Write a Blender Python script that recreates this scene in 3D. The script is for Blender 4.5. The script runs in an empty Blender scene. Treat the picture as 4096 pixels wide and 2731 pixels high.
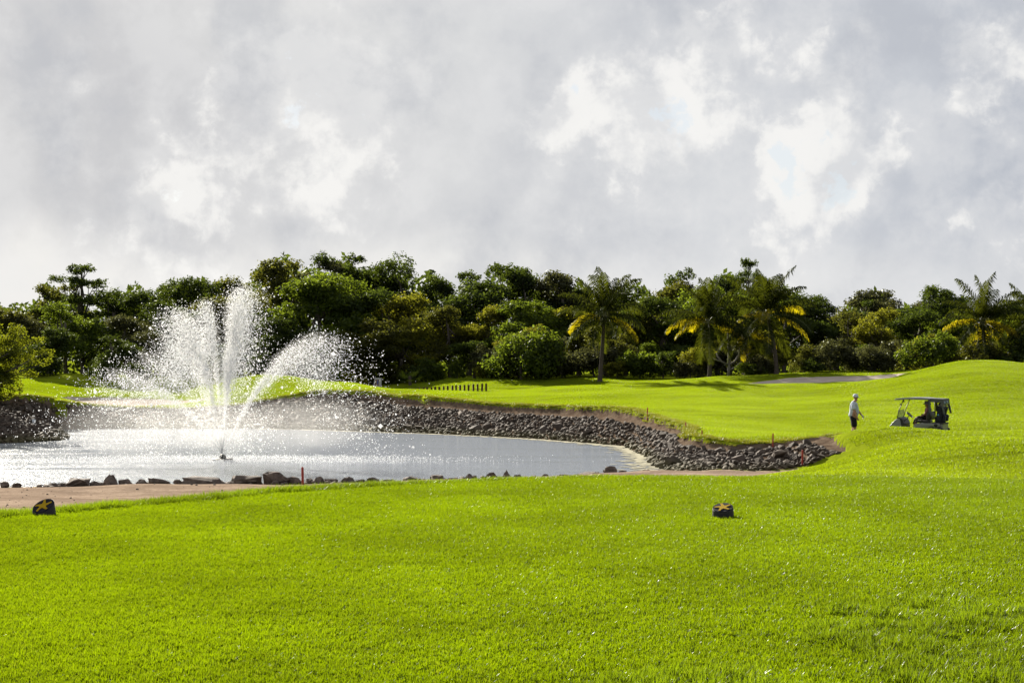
import bpy, bmesh, math, random
import numpy as np
from mathutils import Vector, Matrix

random.seed(7)
R = np.random.default_rng(11)
sc = bpy.context.scene
COL = sc.collection

# ------------------------------------------------------------------ camera
F, HOR, CU = 5689.0, 1440.0, 2048.0          # focal length, horizon row and centre column in photo pixels
CAMZ, WATER = 1.6, -2.4                      # the tee is z = 0
cd = bpy.data.cameras.new('camera')
cam = bpy.data.objects.new('camera', cd); COL.objects.link(cam)
cam.location = (0, 0, CAMZ); cam.rotation_euler = (math.radians(90), 0, 0)
cd.sensor_width = 36.0; cd.lens = 36.0 * F / 4096.0
cd.shift_y = (HOR - 1365.5) / 4096.0
cd.clip_start = 0.1; cd.clip_end = 6000
sc.camera = cam

# ------------------------------------------------------------------ light
SUN_AZ, SUN_EL = math.radians(-27), math.radians(26)   # ahead of the camera, to its left
EXPO = 1.6
AK = 0.68                                    # paint and cloth reflectances, for that exposure
sd = bpy.data.lights.new('sun', 'SUN'); sd.energy = 5.0; sd.angle = math.radians(0.6); sd.color = (1.0, 0.93, 0.80)
sun = bpy.data.objects.new('sun', sd); COL.objects.link(sun)
to_sun = Vector((math.sin(SUN_AZ) * math.cos(SUN_EL), math.cos(SUN_AZ) * math.cos(SUN_EL), math.sin(SUN_EL)))
sun.rotation_euler = to_sun.to_track_quat('Z', 'Y').to_euler()
sun.location = (-30, 80, 60)
vs = sc.view_settings
vs.view_transform = 'Standard'; vs.look = 'None'; vs.exposure = EXPO; vs.gamma = 1.0; vs.use_curve_mapping = False
sc.cycles.use_denoising = True
sc.cycles.max_bounces = 5; sc.cycles.diffuse_bounces = 3; sc.cycles.glossy_bounces = 2; sc.cycles.transmission_bounces = 3; sc.cycles.transparent_max_bounces = 96; sc.cycles.volume_bounces = 1
sc.cycles.sample_clamp_indirect = 6.0; sc.cycles.sample_clamp_direct = 5.0
sc.cycles.caustics_reflective = False; sc.cycles.caustics_refractive = False

# ------------------------------------------------------------------ sky with broken cloud
world = bpy.data.worlds.new('World'); sc.world = world; world.use_nodes = True
wt = world.node_tree; wt.nodes.clear()
def wn(t, **k):
    n = wt.nodes.new(t)
    for a, b in k.items(): setattr(n, a, b)
    return n
def wl(a, b): wt.links.new(a, b)
def wmath(op, a, b=None, c=None, clamp=False):
    n = wn('ShaderNodeMath', operation=op, use_clamp=clamp)
    for i, x in enumerate((a, b, c)):
        if x is None: continue
        if isinstance(x, (int, float)): n.inputs[i].default_value = x
        else: wl(x, n.inputs[i])
    return n.outputs[0]
def wsmooth(x, lo, hi):
    n = wn('ShaderNodeMapRange', interpolation_type='SMOOTHSTEP')
    wl(x, n.inputs[0]); n.inputs[1].default_value = lo; n.inputs[2].default_value = hi
    return n.outputs[0]
def wmix(f, a, b):
    n = wn('ShaderNodeMix', data_type='RGBA')
    if isinstance(f, (int, float)): n.inputs[0].default_value = f
    else: wl(f, n.inputs[0])
    for i, x in ((6, a), (7, b)):
        if isinstance(x, tuple): n.inputs[i].default_value = (*x, 1)
        else: wl(x, n.inputs[i])
    return n.outputs[2]
sky = wn('ShaderNodeTexSky', sky_type='NISHITA'); sky.sun_disc = False
sky.sun_elevation = SUN_EL; sky.sun_rotation = SUN_AZ
skys = wn('ShaderNodeVectorMath', operation='SCALE'); wl(sky.outputs[0], skys.inputs[0]); skys.inputs['Scale'].default_value = 0.10
tc = wn('ShaderNodeTexCoord')
DIR = tc.outputs['Generated']
def wnoise(scale, detail=8, rough=0.55, lac=2.0, src=None, dist=0.0):
    n = wn('ShaderNodeTexNoise'); wl(src or DIR, n.inputs['Vector'])
    n.inputs['Scale'].default_value = scale; n.inputs['Detail'].default_value = detail
    n.inputs['Roughness'].default_value = rough; n.inputs['Lacunarity'].default_value = lac; n.inputs['Distortion'].default_value = dist
    return n
# warp the viewing direction so that the cloud edges billow
nz = wnoise(7.0, 3, 0.5); nzf = wnoise(42.0, 4, 0.55)
def wvadd(base, col, k):
    wv = wn('ShaderNodeVectorMath', operation='SUBTRACT'); wl(col, wv.inputs[0]); wv.inputs[1].default_value = (0.5, 0.5, 0.5)
    ws = wn('ShaderNodeVectorMath', operation='SCALE'); wl(wv.outputs[0], ws.inputs[0]); ws.inputs['Scale'].default_value = k
    wa = wn('ShaderNodeVectorMath', operation='ADD'); wl(base, wa.inputs[0]); wl(ws.outputs[0], wa.inputs[1]); return wa.outputs[0]
WD = wvadd(wvadd(DIR, nz.outputs['Color'], 0.11), nzf.outputs['Color'], 0.030)
def sdir(u, v):
    d = Vector(((u - CU) / F, 1.0, (HOR - v) / F)); return d.normalized()
def blobs(lst):
    tot = None
    for (u, v, r, w) in lst:
        dn = wn('ShaderNodeVectorMath', operation='DISTANCE'); wl(WD, dn.inputs[0]); dn.inputs[1].default_value = sdir(u, v)
        q = wmath('DIVIDE', dn.outputs['Value'], r / F)
        g = wmath('MULTIPLY', wmath('EXPONENT', wmath('MULTIPLY', wmath('MULTIPLY', q, q), -1.0)), w)
        tot = g if tot is None else wmath('ADD', tot, g)
    return tot
SEED = (7.4, 3.6, 9.2)
def wshift(v, k):
    q = wn('ShaderNodeVectorMath', operation='ADD'); wl(v, q.inputs[0]); q.inputs[1].default_value = k; return q.outputs[0]
# how thin the cloud is: where it thins it turns white, where it breaks the blue shows
thin = blobs([(1255, 220, 170, .80), (1330, 470, 190, .58), (1010, 360, 290, .42), (1520, 190, 200, .44), (1690, 370, 130, .40), (780, 430, 170, .30),
              (2480, 350, 170, .60), (2350, 590, 220, .50), (2760, 280, 220, .50), (2560, 480, 180, .45), (2930, 40, 200, .42), (2450, 150, 160, .28),
              (3280, 430, 260, .26), (3480, 580, 180, .34), (3110, 670, 170, .42), (3250, 850, 240, .42), (3900, 500, 120, .32),
              (4080, 150, 220, .52), (4090, 880, 180, .36), (60, 1020, 380, .34), (850, 1050, 450, .32), (1500, 1080, 400, .25)])
n1 = wnoise(10.0, 9, 0.60, src=wvadd(wshift(DIR, SEED), nz.outputs['Color'], 0.025)); n2 = wnoise(3.3, 3, 0.5); n4 = wnoise(30.0, 7, 0.60, src=wvadd(DIR, nzf.outputs['Color'], 0.012)); n5 = wnoise(12.0, 6, 0.58, src=wvadd(DIR, nz.outputs['Color'], 0.03))
puff = wmath('SUBTRACT', n1.outputs['Fac'], 0.5)
fld = wmath('ADD', wmath('MULTIPLY', wmath('MINIMUM', thin, 0.62), 0.85), wmath('ADD', wmath('MULTIPLY', puff, 1.5), wmath('MULTIPLY', wmath('SUBTRACT', n4.outputs['Fac'], 0.5), 1.35)))
veil = wsmooth(fld, 0.0, 0.50); white = wsmooth(fld, 0.28, 0.56)
gapm = wmath('MULTIPLY', wsmooth(fld, 0.68, 0.78), 0.52)
# inside the white parts the thick lumps stay grey
lump = wmath('MULTIPLY', wsmooth(n5.outputs['Fac'], 0.46, 0.56), 0.8)
white = wmath('MULTIPLY', white, wmath('SUBTRACT', 1.0, lump))
broad = wsmooth(n2.outputs['Fac'], 0.33, 0.70)
sep = wn('ShaderNodeSeparateXYZ'); wl(DIR, sep.inputs[0])
side = wsmooth(sep.outputs['X'], -0.30, 0.36)
K = 0.5 ** EXPO
def kc(c): return tuple(x * K for x in c)
grey = wmix(side, kc((0.755, 0.75, 0.74)), kc((0.66, 0.68, 0.715)))
greyd = wmix(side, kc((0.60, 0.60, 0.615)), kc((0.49, 0.52, 0.58)))
cloud = wmix(broad, grey, greyd)
low = wmath('MULTIPLY', wmath('MULTIPLY', wsmooth(wmath('ADD', sep.outputs['Z'], wmath('MULTIPLY', puff, 0.10)), 0.096, 0.050), 0.80), wmath('SUBTRACT', 1.0, wmath('MULTIPLY', side, 0.65)))
cloud = wmix(low, cloud, kc((0.96, 0.94, 0.90)))
cloud = wmix(wmath('MULTIPLY', wsmooth(n5.outputs['Fac'], 0.47, 0.66), 0.38), cloud, kc((0.43, 0.455, 0.51)))
cloud = wmix(wmath('MULTIPLY', wsmooth(n5.outputs['Fac'], 0.50, 0.36), 0.30), cloud, kc((0.86, 0.855, 0.85)))
cloud = wmix(wmath('MULTIPLY', veil, 0.40), cloud, kc((0.84, 0.835, 0.83)))
cloud = wmix(wmath('MULTIPLY', white, 0.66), cloud, kc((1.0, 0.985, 0.95)))
blue = wmix(0.90, skys.outputs[0], kc((0.60, 0.665, 0.73)))
final = wmix(gapm, cloud, blue)
bg = wn('ShaderNodeBackground'); wl(final, bg.inputs[0]); bg.inputs[1].default_value = 1.0
out = wn('ShaderNodeOutputWorld'); wl(bg.outputs[0], out.inputs[0])
world.cycles.sampling_method = 'NONE'      # an almost even sky needs no importance map

# ------------------------------------------------------------------ helpers
def P(u, v, D): return Vector(((u - CU) / F * D, D, CAMZ + (HOR - v) / F * D))
def PW(u, v, z=WATER):
    D = (CAMZ - z) * F / (v - HOR); return P(u, v, D)
def tag(o, label=None, cat=None, group=None, kind=None):
    if label: o['label'] = label
    if cat: o['category'] = cat
    if group: o['group'] = group
    if kind: o['kind'] = kind
    return o
def link(o, parent=None):
    COL.objects.link(o)
    if parent is not None: o.parent = parent
    return o
def empty(name, loc=(0, 0, 0), rz=0.0):
    o = bpy.data.objects.new(name, None); o.empty_display_size = 0.2
    o.location = loc; o.rotation_euler = (0, 0, rz); return link(o)
def mesh_np(name, verts, faces, mat=None, smooth=False):
    """faces: an (n,3) or (n,4) array, or a list of such arrays"""
    me = bpy.data.meshes.new(name)
    verts = np.asarray(verts, dtype=np.float32)
    fl = faces if isinstance(faces, list) else [faces]
    fl = [np.asarray(f, dtype=np.int32) for f in fl if len(f)]
    me.vertices.add(len(verts)); me.vertices.foreach_set('co', verts.ravel())
    nl = sum(f.size for f in fl); npoly = sum(len(f) for f in fl)
    if npoly:
        me.loops.add(nl); me.polygons.add(npoly)
        me.loops.foreach_set('vertex_index', np.concatenate([f.ravel() for f in fl]))
        starts, c = [], 0
        for f in fl:
            starts.append(c + np.arange(len(f)) * f.shape[1]); c += f.size
        me.polygons.foreach_set('loop_start', np.concatenate(starts).astype(np.int32))
        if smooth: me.polygons.foreach_set('use_smooth', np.ones(npoly, dtype=bool))
    me.update(calc_edges=True)
    if mat: me.materials.append(mat)
    return me
def obj(name, me, parent=None, loc=None):
    o = bpy.data.objects.new(name, me); link(o, parent)
    if loc is not None: o.location = loc
    return o
class MB:
    """collects boxes, prisms, tubes and lathes into one mesh"""
    def __init__(s): s.v = []; s.f = []
    def add(s, v, f):
        o = len(s.v); s.v += [tuple(p) for p in v]; s.f += [tuple(i + o for i in q) for q in f]; return s
    def box(s, x0, x1, y0, y1, z0, z1, M=None):
        v = [Vector(p) for p in ((x0,y0,z0),(x1,y0,z0),(x1,y1,z0),(x0,y1,z0),(x0,y0,z1),(x1,y0,z1),(x1,y1,z1),(x0,y1,z1))]
        if M: v = [M @ p for p in v]
        return s.add(v, [(3,2,1,0),(4,5,6,7),(0,1,5,4),(1,2,6,5),(2,3,7,6),(3,0,4,7)])
    def prism(s, prof, y0, y1, M=None):
        """profile in x,z extruded along y"""
        n = len(prof); v = [Vector((x, y0, z)) for x, z in prof] + [Vector((x, y1, z)) for x, z in prof]
        if M: v = [M @ p for p in v]
        f = [tuple(range(n)), tuple(range(2 * n - 1, n - 1, -1))] + [(i, i + n, (i + 1) % n + n, (i + 1) % n) for i in range(n)]
        return s.add(v, f)
    def tube(s, pts, rad, n=8, cap=True):
        pts = [Vector(p) for p in pts]; k = len(pts)
        rad = [rad] * k if isinstance(rad, (int, float)) else rad
        v = []; f = []; up = None
        for i, p in enumerate(pts):
            d = (pts[min(i + 1, k - 1)] - pts[max(i - 1, 0)]).normalized()
            if up is None: up = Vector((0, 0, 1)) if abs(d.z) < .9 else Vector((1, 0, 0))
            a = d.cross(up).normalized(); b = a.cross(d).normalized(); up = b
            for j in range(n):
                t = 2 * math.pi * j / n; v.append(p + (a * math.cos(t) + b * math.sin(t)) * rad[i])
        for i in range(k - 1):
            for j in range(n):
                f.append((i*n + j, i*n + (j+1) % n, (i+1)*n + (j+1) % n, (i+1)*n + j))
        if cap: f.append(tuple(range(n - 1, -1, -1))); f.append(tuple(range((k-1)*n, k*n)))
        return s.add(v, f)
    def lathe(s, prof, n=16, M=None):
        """profile of (radius, z) about z"""
        v = []; f = []; k = len(prof)
        for r, z in prof:
            for j in range(n):
                t = 2 * math.pi * j / n; v.append(Vector((r * math.cos(t), r * math.sin(t), z)))
        if M: v = [M @ p for p in v]
        for i in range(k - 1):
            for j in range(n):
                f.append((i*n + j, i*n + (j+1) % n, (i+1)*n + (j+1) % n, (i+1)*n + j))
        f.append(tuple(range(n - 1, -1, -1))); f.append(tuple(range((k-1)*n, k*n)))
        return s.add(v, f)
    def mesh(s, name, mat=None, smooth=False, bevel=0.0):
        me = bpy.data.meshes.new(name); me.from_pydata(s.v, [], s.f); me.update()
        if bevel:
            bm = bmesh.new(); bm.from_mesh(me)
            ed = [e for e in bm.edges if len(e.link_faces) == 2 and e.calc_face_angle(0) > 0.6]
            bmesh.ops.bevel(bm, geom=ed, offset=bevel, segments=2, affect='EDGES', profile=0.6, clamp_overlap=True)
            bm.to_mesh(me); bm.free()
        if smooth:
            me.polygons.foreach_set('use_smooth', [True] * len(me.polygons))
        if mat: me.materials.append(mat)
        return me
    def build(s, name, mat=None, parent=None, smooth=False, bevel=0.0, loc=None):
        return obj(name, s.mesh(name, mat, smooth, bevel), parent, loc)

# ------------------------------------------------------------------ materials
class NT:
    def __init__(s, name):
        s.m = bpy.data.materials.new(name); s.m.use_nodes = True; s.t = s.m.node_tree; s.t.nodes.clear()
        s.out = s.t.nodes.new('ShaderNodeOutputMaterial')
    def n(s, t, **k):
        q = s.t.nodes.new(t)
        for a, b in k.items(): setattr(q, a, b)
        return q
    def l(s, a, b): s.t.links.new(a, b)
    def put(s, sock, x):
        if isinstance(x, (int, float)): sock.default_value = x
        elif isinstance(x, tuple): sock.default_value = (*x, 1) if len(x) == 3 and sock.type == 'RGBA' else x
        else: s.l(x, sock)
    def noise(s, scale, detail=4, rough=.55, vec=None, dist=0):
        q = s.n('ShaderNodeTexNoise'); q.inputs['Scale'].default_value = scale; q.inputs['Detail'].default_value = detail
        q.inputs['Roughness'].default_value = rough; q.inputs['Distortion'].default_value = dist
        if vec is not None: s.l(vec, q.inputs['Vector'])
        return q.outputs['Fac']
    def ramp(s, x, lo, hi, a=0., b=1.):
        q = s.n('ShaderNodeMapRange', interpolation_type='SMOOTHSTEP'); s.put(q.inputs[0], x)
        for i, y in enumerate((lo, hi, a, b)): q.inputs[i + 1].default_value = y
        return q.outputs[0]
    def mix(s, f, a, b):
        q = s.n('ShaderNodeMix', data_type='RGBA'); s.put(q.inputs[0], f); s.put(q.inputs[6], a); s.put(q.inputs[7], b); return q.outputs[2]
    def math(s, op, a, b=None, clamp=False):
        q = s.n('ShaderNodeMath', operation=op, use_clamp=clamp); s.put(q.inputs[0], a)
        if b is not None: s.put(q.inputs[1], b)
        return q.outputs[0]
    def pos(s): return s.n('ShaderNodeNewGeometry').outputs['Position']
    def objc(s): return s.n('ShaderNodeTexCoord').outputs['Object']
    def scale(s, v, xyz):
        q = s.n('ShaderNodeMapping'); s.l(v, q.inputs['Vector']); q.inputs['Scale'].default_value = xyz; return q.outputs[0]
    def bump(s, h, strength, dist=.02):
        q = s.n('ShaderNodeBump'); q.inputs['Strength'].default_value = strength; q.inputs['Distance'].default_value = dist; s.l(h, q.inputs['Height']); return q.outputs[0]
    def princ(s, col, rough=.6, spec=.5, metal=0., normal=None, **k):
        q = s.n('ShaderNodeBsdfPrincipled'); s.put(q.inputs['Base Color'], col); s.put(q.inputs['Roughness'], rough)
        q.inputs['Specular IOR Level'].default_value = spec; q.inputs['Metallic'].default_value = metal
        if normal is not None: s.l(normal, q.inputs['Normal'])
        for a, b in k.items(): s.put(q.inputs[a], b)
        return q.outputs[0]
    def done(s, sh): s.l(sh, s.out.inputs[0]); return s.m
def simple(name, col, rough=.6, spec=.5, metal=0., var=.25, scale=6., bump=0.):
    t = NT(name); v = t.objc(); nz_ = t.noise(scale, 5, .6, v); col = tuple(x * AK for x in col)
    c = t.mix(nz_, tuple(x * (1 - var) for x in col), tuple(min(1, x * (1 + var)) for x in col))
    nm = t.bump(t.noise(scale * 5, 4, .6, v), bump, .01) if bump else None
    return t.done(t.princ(c, rough, spec, metal, nm))
def leafmat(name, c1, c2, trans, tmix=.35, rough=.38, nscale=.7, spec=.05):
    """leaf: glossy face, light coming through from behind; shade of green varies from clump to clump and tree to tree"""
    t = NT(name); v = t.pos(); a = t.noise(nscale, 3, .6, v); c1 = tuple(x * .55 for x in c1); c2 = tuple(x * .55 for x in c2); trans = tuple(x * .68 for x in trans)
    oi = t.n('ShaderNodeObjectInfo').outputs['Random']
    f = t.math('ADD', t.math('MULTIPLY', t.ramp(a, .3, .7), .7), t.math('MULTIPLY', oi, .35), clamp=True)
    c = t.mix(f, c1, c2)
    tr = t.n('ShaderNodeBsdfTranslucent')
    t.put(tr.inputs[0], t.mix(f, tuple(x * .75 for x in trans), trans))
    df = t.n('ShaderNodeBsdfDiffuse'); t.put(df.inputs[0], c); gs = t.n('ShaderNodeBsdfGlossy'); gs.inputs[0].default_value = (.9, .95, .8, 1); gs.inputs['Roughness'].default_value = rough
    pm = t.n('ShaderNodeMixShader'); pm.inputs[0].default_value = spec * .35; t.l(df.outputs[0], pm.inputs[1]); t.l(gs.outputs[0], pm.inputs[2]); p = pm.outputs[0]
    m = t.n('ShaderNodeMixShader'); m.inputs[0].default_value = tmix; t.l(p, m.inputs[1]); t.l(tr.outputs[0], m.inputs[2])
    return t.done(m.outputs[0])
# ------------------------------------------------------------------ ground
def seg_dist(X, Y, pts, closed=False, vals=None):
    """distance to a polyline; vals: a value carried along it"""
    best = np.full(X.shape, 1e9); bv = np.zeros(X.shape)
    n = len(pts); rng = range(n if closed else n - 1)
    for i in rng:
        ax, ay = pts[i][0], pts[i][1]; bx, by = pts[(i + 1) % n][0], pts[(i + 1) % n][1]
        dx, dy = bx - ax, by - ay; L2 = dx * dx + dy * dy + 1e-12
        t = np.clip(((X - ax) * dx + (Y - ay) * dy) / L2, 0, 1)
        d = np.hypot(X - ax - t * dx, Y - ay - t * dy)
        m = d < best
        best = np.where(m, d, best)
        if vals is not None: bv = np.where(m, vals[i] + t * (vals[(i + 1) % n] - vals[i]), bv)
    return (best, bv) if vals is not None else best
def inside(X, Y, pts):
    r = np.zeros(X.shape, dtype=bool); n = len(pts)
    for i in range(n):
        ax, ay = pts[i][0], pts[i][1]; bx, by = pts[(i + 1) % n][0], pts[(i + 1) % n][1]
        if ay == by: continue
        c = ((ay > Y) != (by > Y)) & (X < (bx - ax) * (Y - ay) / (by - ay) + ax)
        r ^= c
    return r
def sst(x, a, b):
    t = np.clip((x - a) / (b - a), 0, 1); return t * t * (3 - 2 * t)

# foot of the rock bank: waterline, then the dry end on the right
TOE = [PW(*p) for p in ((-1500,1780),(-600,1776),(0,1773),(105,1769),(228,1762),(270,1755),(238,1736),(212,1717),(400,1714),(700,1714),(1036,1714),(1250,1718),
       (1500,1727),(1712,1734),(1925,1744),(2138,1755),(2350,1772),(2500,1785),(2542,1809),(2585,1826),(2615,1865),(2670,1882),(2712,1894))]
NWET = len(TOE)
TOE += [PW(*p) for p in ((2830,1893,-2.34),(2946,1890,-2.3),(3010,1888,-2.28),(3138,1877,-2.2),(3197,1869,-2.15),(3231,1854,-2.0),(3316,1822,-1.75))]
# grass edge above it
LIP = [P(*p) for p in ((-1500,1570,72),(-600,1575,74),(0,1580,76),(100,1580,77),(200,1590,79.5),(280,1605,83),(400,1622,86.5),(550,1628,88),(700,1630,88),(900,1620,88),
       (1000,1610,88),(1150,1585,88),(1250,1570,87.5),(1400,1562,87),(1500,1572,86.5),(1600,1583,85),(1750,1592,83),(1850,1598,81.5),(1950,1608,80),(2050,1617,78.5),
       (2150,1620,77),(2250,1624,75.5),(2400,1628,72.5),(2500,1632,70),(2589,1656,66),(2691,1690,61),(2755,1705,58.5),(2735,1729,56.5),(2776,1750,54.8),(2840,1758,54),
       (2925,1773,53),(3053,1769,53),(3180,1758,53),(3299,1737,53.3),(3338,1743,52.4),(3358,1775,51),(3378,1797,50.2),(3393,1809,49.6))]
BANK = TOE + LIP[::-1]
NEAR = [PW(u, v) for u, v in ((2640,1893),(2500,1893),(2400,1900),(2000,1915),(1600,1925),(1200,1935),(800,1937),(400,1944),(0,1950),(-600,1955),(-1500,1960))]
POND = TOE[:NWET] + NEAR
teev = lambda u, v: P(u, v, CAMZ * F / (v - HOR))
TEE_EDGE = [teev(u, v) for u, v in ((-1600,2260),(-800,2150),(0,2066),(400,2036),(700,2011),(1000,1984),(1300,1957),(1600,1937),(2000,1920),(2400,1910),(2900,1905),(3300,1906),(3700,1913),(4096,1925),(5000,1965))]
TEE = TEE_EDGE + [Vector((11, -14, 0)), Vector((-9, -14, 0))]
BUNK_L = [P(*p) for p in ((229,1585,92.6),(298,1603,91.2),(383,1617,90.6),(553,1620,90.4),(700,1620,90.4),(830,1612,91),(880,1598,93),(800,1590,94.6),(600,1588,95),(400,1588,95),(290,1584,94.4))]
BUNK_R = [P(*p) for p in ((2945,1530,87.2),(3050,1533,86),(3200,1533,86),(3300,1531,86),(3450,1523,86),(3560,1511,87),(3655,1492,89.5),(3560,1498,91),(3450,1503,91.4),(3300,1506,91.4),(3150,1508,91),(3040,1516,89.5))]
SAND = [p for p in NEAR[::-1]] + TOE[NWET-1:NWET+5] + [PW(3223,1874,-2.12), PW(3196,1905,-2.1), Vector((7.5,44,0)), Vector((2,36,0)), Vector((-4,34.5,0)), Vector((-30,33,0)), Vector((-60,33,0))]

ctrl = [(p.x, p.y, p.z) for p in LIP]
for X in (-40, -28, -18, -10, -3, 4):
    ctrl += [(X,44,-2.26),(X,40,-2.2),(X,36,-2.1),(X,29,-1.8)]
ctrl += [(-14,22,-1.5),(-4,24,-1.5),(4,24,-1.4),(9,24,-1.3),(14,24,-1.25),(-14,10,-1.2),(16,10,-1.0),(-14,-10,-.8),(16,-10,-.8)]
for p in ((3400,1880,38),(3700,1893,38),(4096,1893,38),(5000,1890,38),(3260,1866,47),(3450,1825,46.5),(3560,1800,45),(3700,1772,43),(4000,1747,43),(4500,1740,43),(3300,1900,40),
          (3700,1778,46.5),(4000,1772,46.5),(3400,1713,50.6),(3480,1717,50.6),(3560,1724,50.6),(3680,1723,50.6),(3800,1723,50.6),(4096,1718,50.6),(5000,1715,50.6),
          (3415,1768,55),(3670,1772,57),(3550,1772,56.5),(3800,1768,57),(4096,1752,56.5),(3200,1738,57),(3100,1700,63),(3500,1700,63),(3900,1693,63),(4300,1688,63),(2900,1722,58.5),
          (2850,1640,70),(3300,1637,70),(3700,1632,70),(4096,1627,70),(5000,1620,70),(2650,1600,77),(3000,1587,78),(3400,1577,78),(3900,1562,74),(4096,1562,74),
          (2400,1572,82),(2600,1552,87),(2300,1592,79),(2400,1514,100),(2600,1518,100),(2800,1517,100),(2950,1510,98),(2700,1545,89),(2850,1540,88),
          (3000,1535,85.6),(3200,1534,85.6),(3400,1529,85.6),(3600,1506,86.5),(3000,1499,95),(3300,1495,94.6),(3550,1488,94.6),(3700,1477,88),
          (3940,1446,84),(3750,1463,85.5),(4096,1456,84),(4400,1470,84),(5000,1480,84),(3850,1500,78),(4096,1502,78),(3940,1478,100),(3600,1485,102),(3200,1490,102),
          (1510,1546,93),(1620,1556,89),(1700,1560,88.5),(1800,1565,87.5),(2000,1571,86),(2150,1576,85),(1945,1564,90.5),(1640,1582,93.5),(1800,1568,93.5),(2060,1553,94),(2180,1546,95),
          (1750,1530,98.5),(1900,1525,99),(2100,1525,99),(2280,1526,99),(1640,1553,98),(2250,1547,92),
          (1000,1510,97),(1200,1518,96),(1400,1531,94),(1450,1552,99),(1300,1545,104),(1150,1553,92),(1000,1560,92),
          (600,1500,106),(300,1498,106),(100,1500,106),(900,1503,104),(-300,1500,106),(-900,1500,106),(-1500,1500,106),
          (300,1581,95.4),(600,1583,96),(850,1583,95.5),(553,1622,90),(300,1607,89.5),(0,1560,84),(-600,1555,84),(0,1528,96),(400,1541,101),(800,1543,100)):
    q = P(*p); ctrl.append((q.x, q.y, q.z))
for X in np.linspace(-70, 70, 8): ctrl += [(X, 116, .3), (X, 135, .3)]
ctrl = np.array(ctrl); CC = 3.0
def _k(X, Y): return np.sqrt((X[:, None] - ctrl[None, :, 0])**2 + (Y[:, None] - ctrl[None, :, 1])**2 + CC * CC)
_A = _k(ctrl[:, 0], ctrl[:, 1]); _n = len(ctrl)
_M = np.zeros((_n + 1, _n + 1)); _M[:_n, :_n] = _A - 0.03 * np.eye(_n); _M[:_n, _n] = 1; _M[_n, :_n] = 1
_W = np.linalg.solve(_M, np.append(ctrl[:, 2], 0))
def base_z(X, Y):
    out = np.empty(X.shape)
    for a in range(0, len(X), 40000):
        s = slice(a, a + 40000); out[s] = _k(X[s], Y[s]) @ _W[:_n] + _W[_n]
    far = sst(np.hypot(X * .9, Y), 112, 140); out = out * (1 - far) + .3 * far
    back = sst(-Y, 8, 30); out = out * (1 - back) - .8 * back
    wide = sst(np.abs(X), 60, 95); out = out * (1 - wide) + (-.6) * wide * (Y < 112) + .3 * wide * (Y >= 112)
    return out
def ground_full(X, Y):
    X = np.asarray(X, float).ravel(); Y = np.asarray(Y, float).ravel()
    z = base_z(X, Y)
    rol = .06 * np.sin(X * .55 + .3 * Y + 1) * np.sin(Y * .41 - .2 * X) + .028 * np.sin(X * 1.3 - .5 * Y) * np.sin(Y * 1.1 + .7 * X)
    z = z + rol * sst(Y, 30, 45) * (1 - sst(Y, 110, 130))
    bunk = np.zeros(X.shape); sand = np.zeros(X.shape); dirt = np.zeros(X.shape); 
    # pond
    nb = (Y > 30) & (Y < 100) & (X > -60) & (X < 25)
    i = np.where(nb)[0]; x, y = X[i], Y[i]
    inp = inside(x, y, POND); dp = seg_dist(x, y, POND, True)
    zz = z[i]
    near = (~inp) & (dp < 2.0) & (y < 52)
    zz = np.where(near, WATER + .02 + (zz - WATER - .02) * sst(dp, 0, 2.0), zz)
    dn = seg_dist(x, y, [(p.x, p.y) for p in NEAR])
    ins = inside(x, y, SAND); ds = seg_dist(x, y, SAND, True)
    sand[i] = np.maximum(sand[i], np.where(ins, sst(ds, -.05, .25), 0.))
    # bank
    inb = inside(x, y, BANK)
    dT, zT = seg_dist(x, y, TOE, vals=[p.z for p in TOE]); dL, zL = seg_dist(x, y, LIP, vals=[p.z for p in LIP])
    t = dT / (dT + dL + 1e-9)
    pr = np.interp(t, [0, .1, .7, .9, .975, 1], [0, .10, .66, .74, .94, 1.0])
    zb = zT + (zL - zT) * pr
    zz = np.where(inb, zb, zz)
    dirt[i] = np.where(inb & (t < .97), 1., 0.)
    zz = np.where(inp, WATER - .03 - np.minimum(.9, dp * .45), zz)
    dirt[i] = np.where(inp, 1., dirt[i])
    z[i] = zz
    # bunkers
    for poly, flat in ((BUNK_L, True), (BUNK_R, False)):
        nb = (Y > 82) & (Y < 99) & (X > -35) & (X < 30); i = np.where(nb)[0]; x, y = X[i], Y[i]
        q = inside(x, y, poly); d = seg_dist(x, y, poly, True)
        w = np.where(q, sst(d, 0, .45), 0)
        z[i] = z[i] * (1 - w) + w * (np.minimum(z[i], -1.30 + .05 * (y - 90)) if flat else z[i] - .16)
        sand[i] = np.maximum(sand[i], np.where(q, sst(d, 0, .12), 0)); bunk[i] = np.maximum(bunk[i], np.where(q, 1., 0.))
    # groove behind the posts: track strip, dirt colour also painting the bank's shade
    TR = [P(1660,1585,93.5), P(1800,1566,93.5), P(1960,1556,94), P(2100,1550,94.5), P(2260,1541,95.2)]
    d = seg_dist(X, Y, TR); dirt = np.maximum(dirt, (1 - sst(d, .5, .75)) * (Y > 80)); z = z - .12 * (1 - sst(d, .5, 1.1)) * (Y > 80)
    # tee
    nb = (Y < 26) & (np.abs(X) < 22); i = np.where(nb)[0]; x, y = X[i], Y[i]
    q = inside(x, y, TEE); d = seg_dist(x, y, TEE, True); d = np.where(q, -d, d)
    w = 1 - sst(d, -.25, 3.0)
    z[i] = z[i] * (1 - w) + w * (0.012 * np.sin(x * .9 + 1) * np.sin(y * .7))
    return z, sand, dirt, bunk
def gz(x, y): return float(ground_full([x], [y])[0][0])

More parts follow.
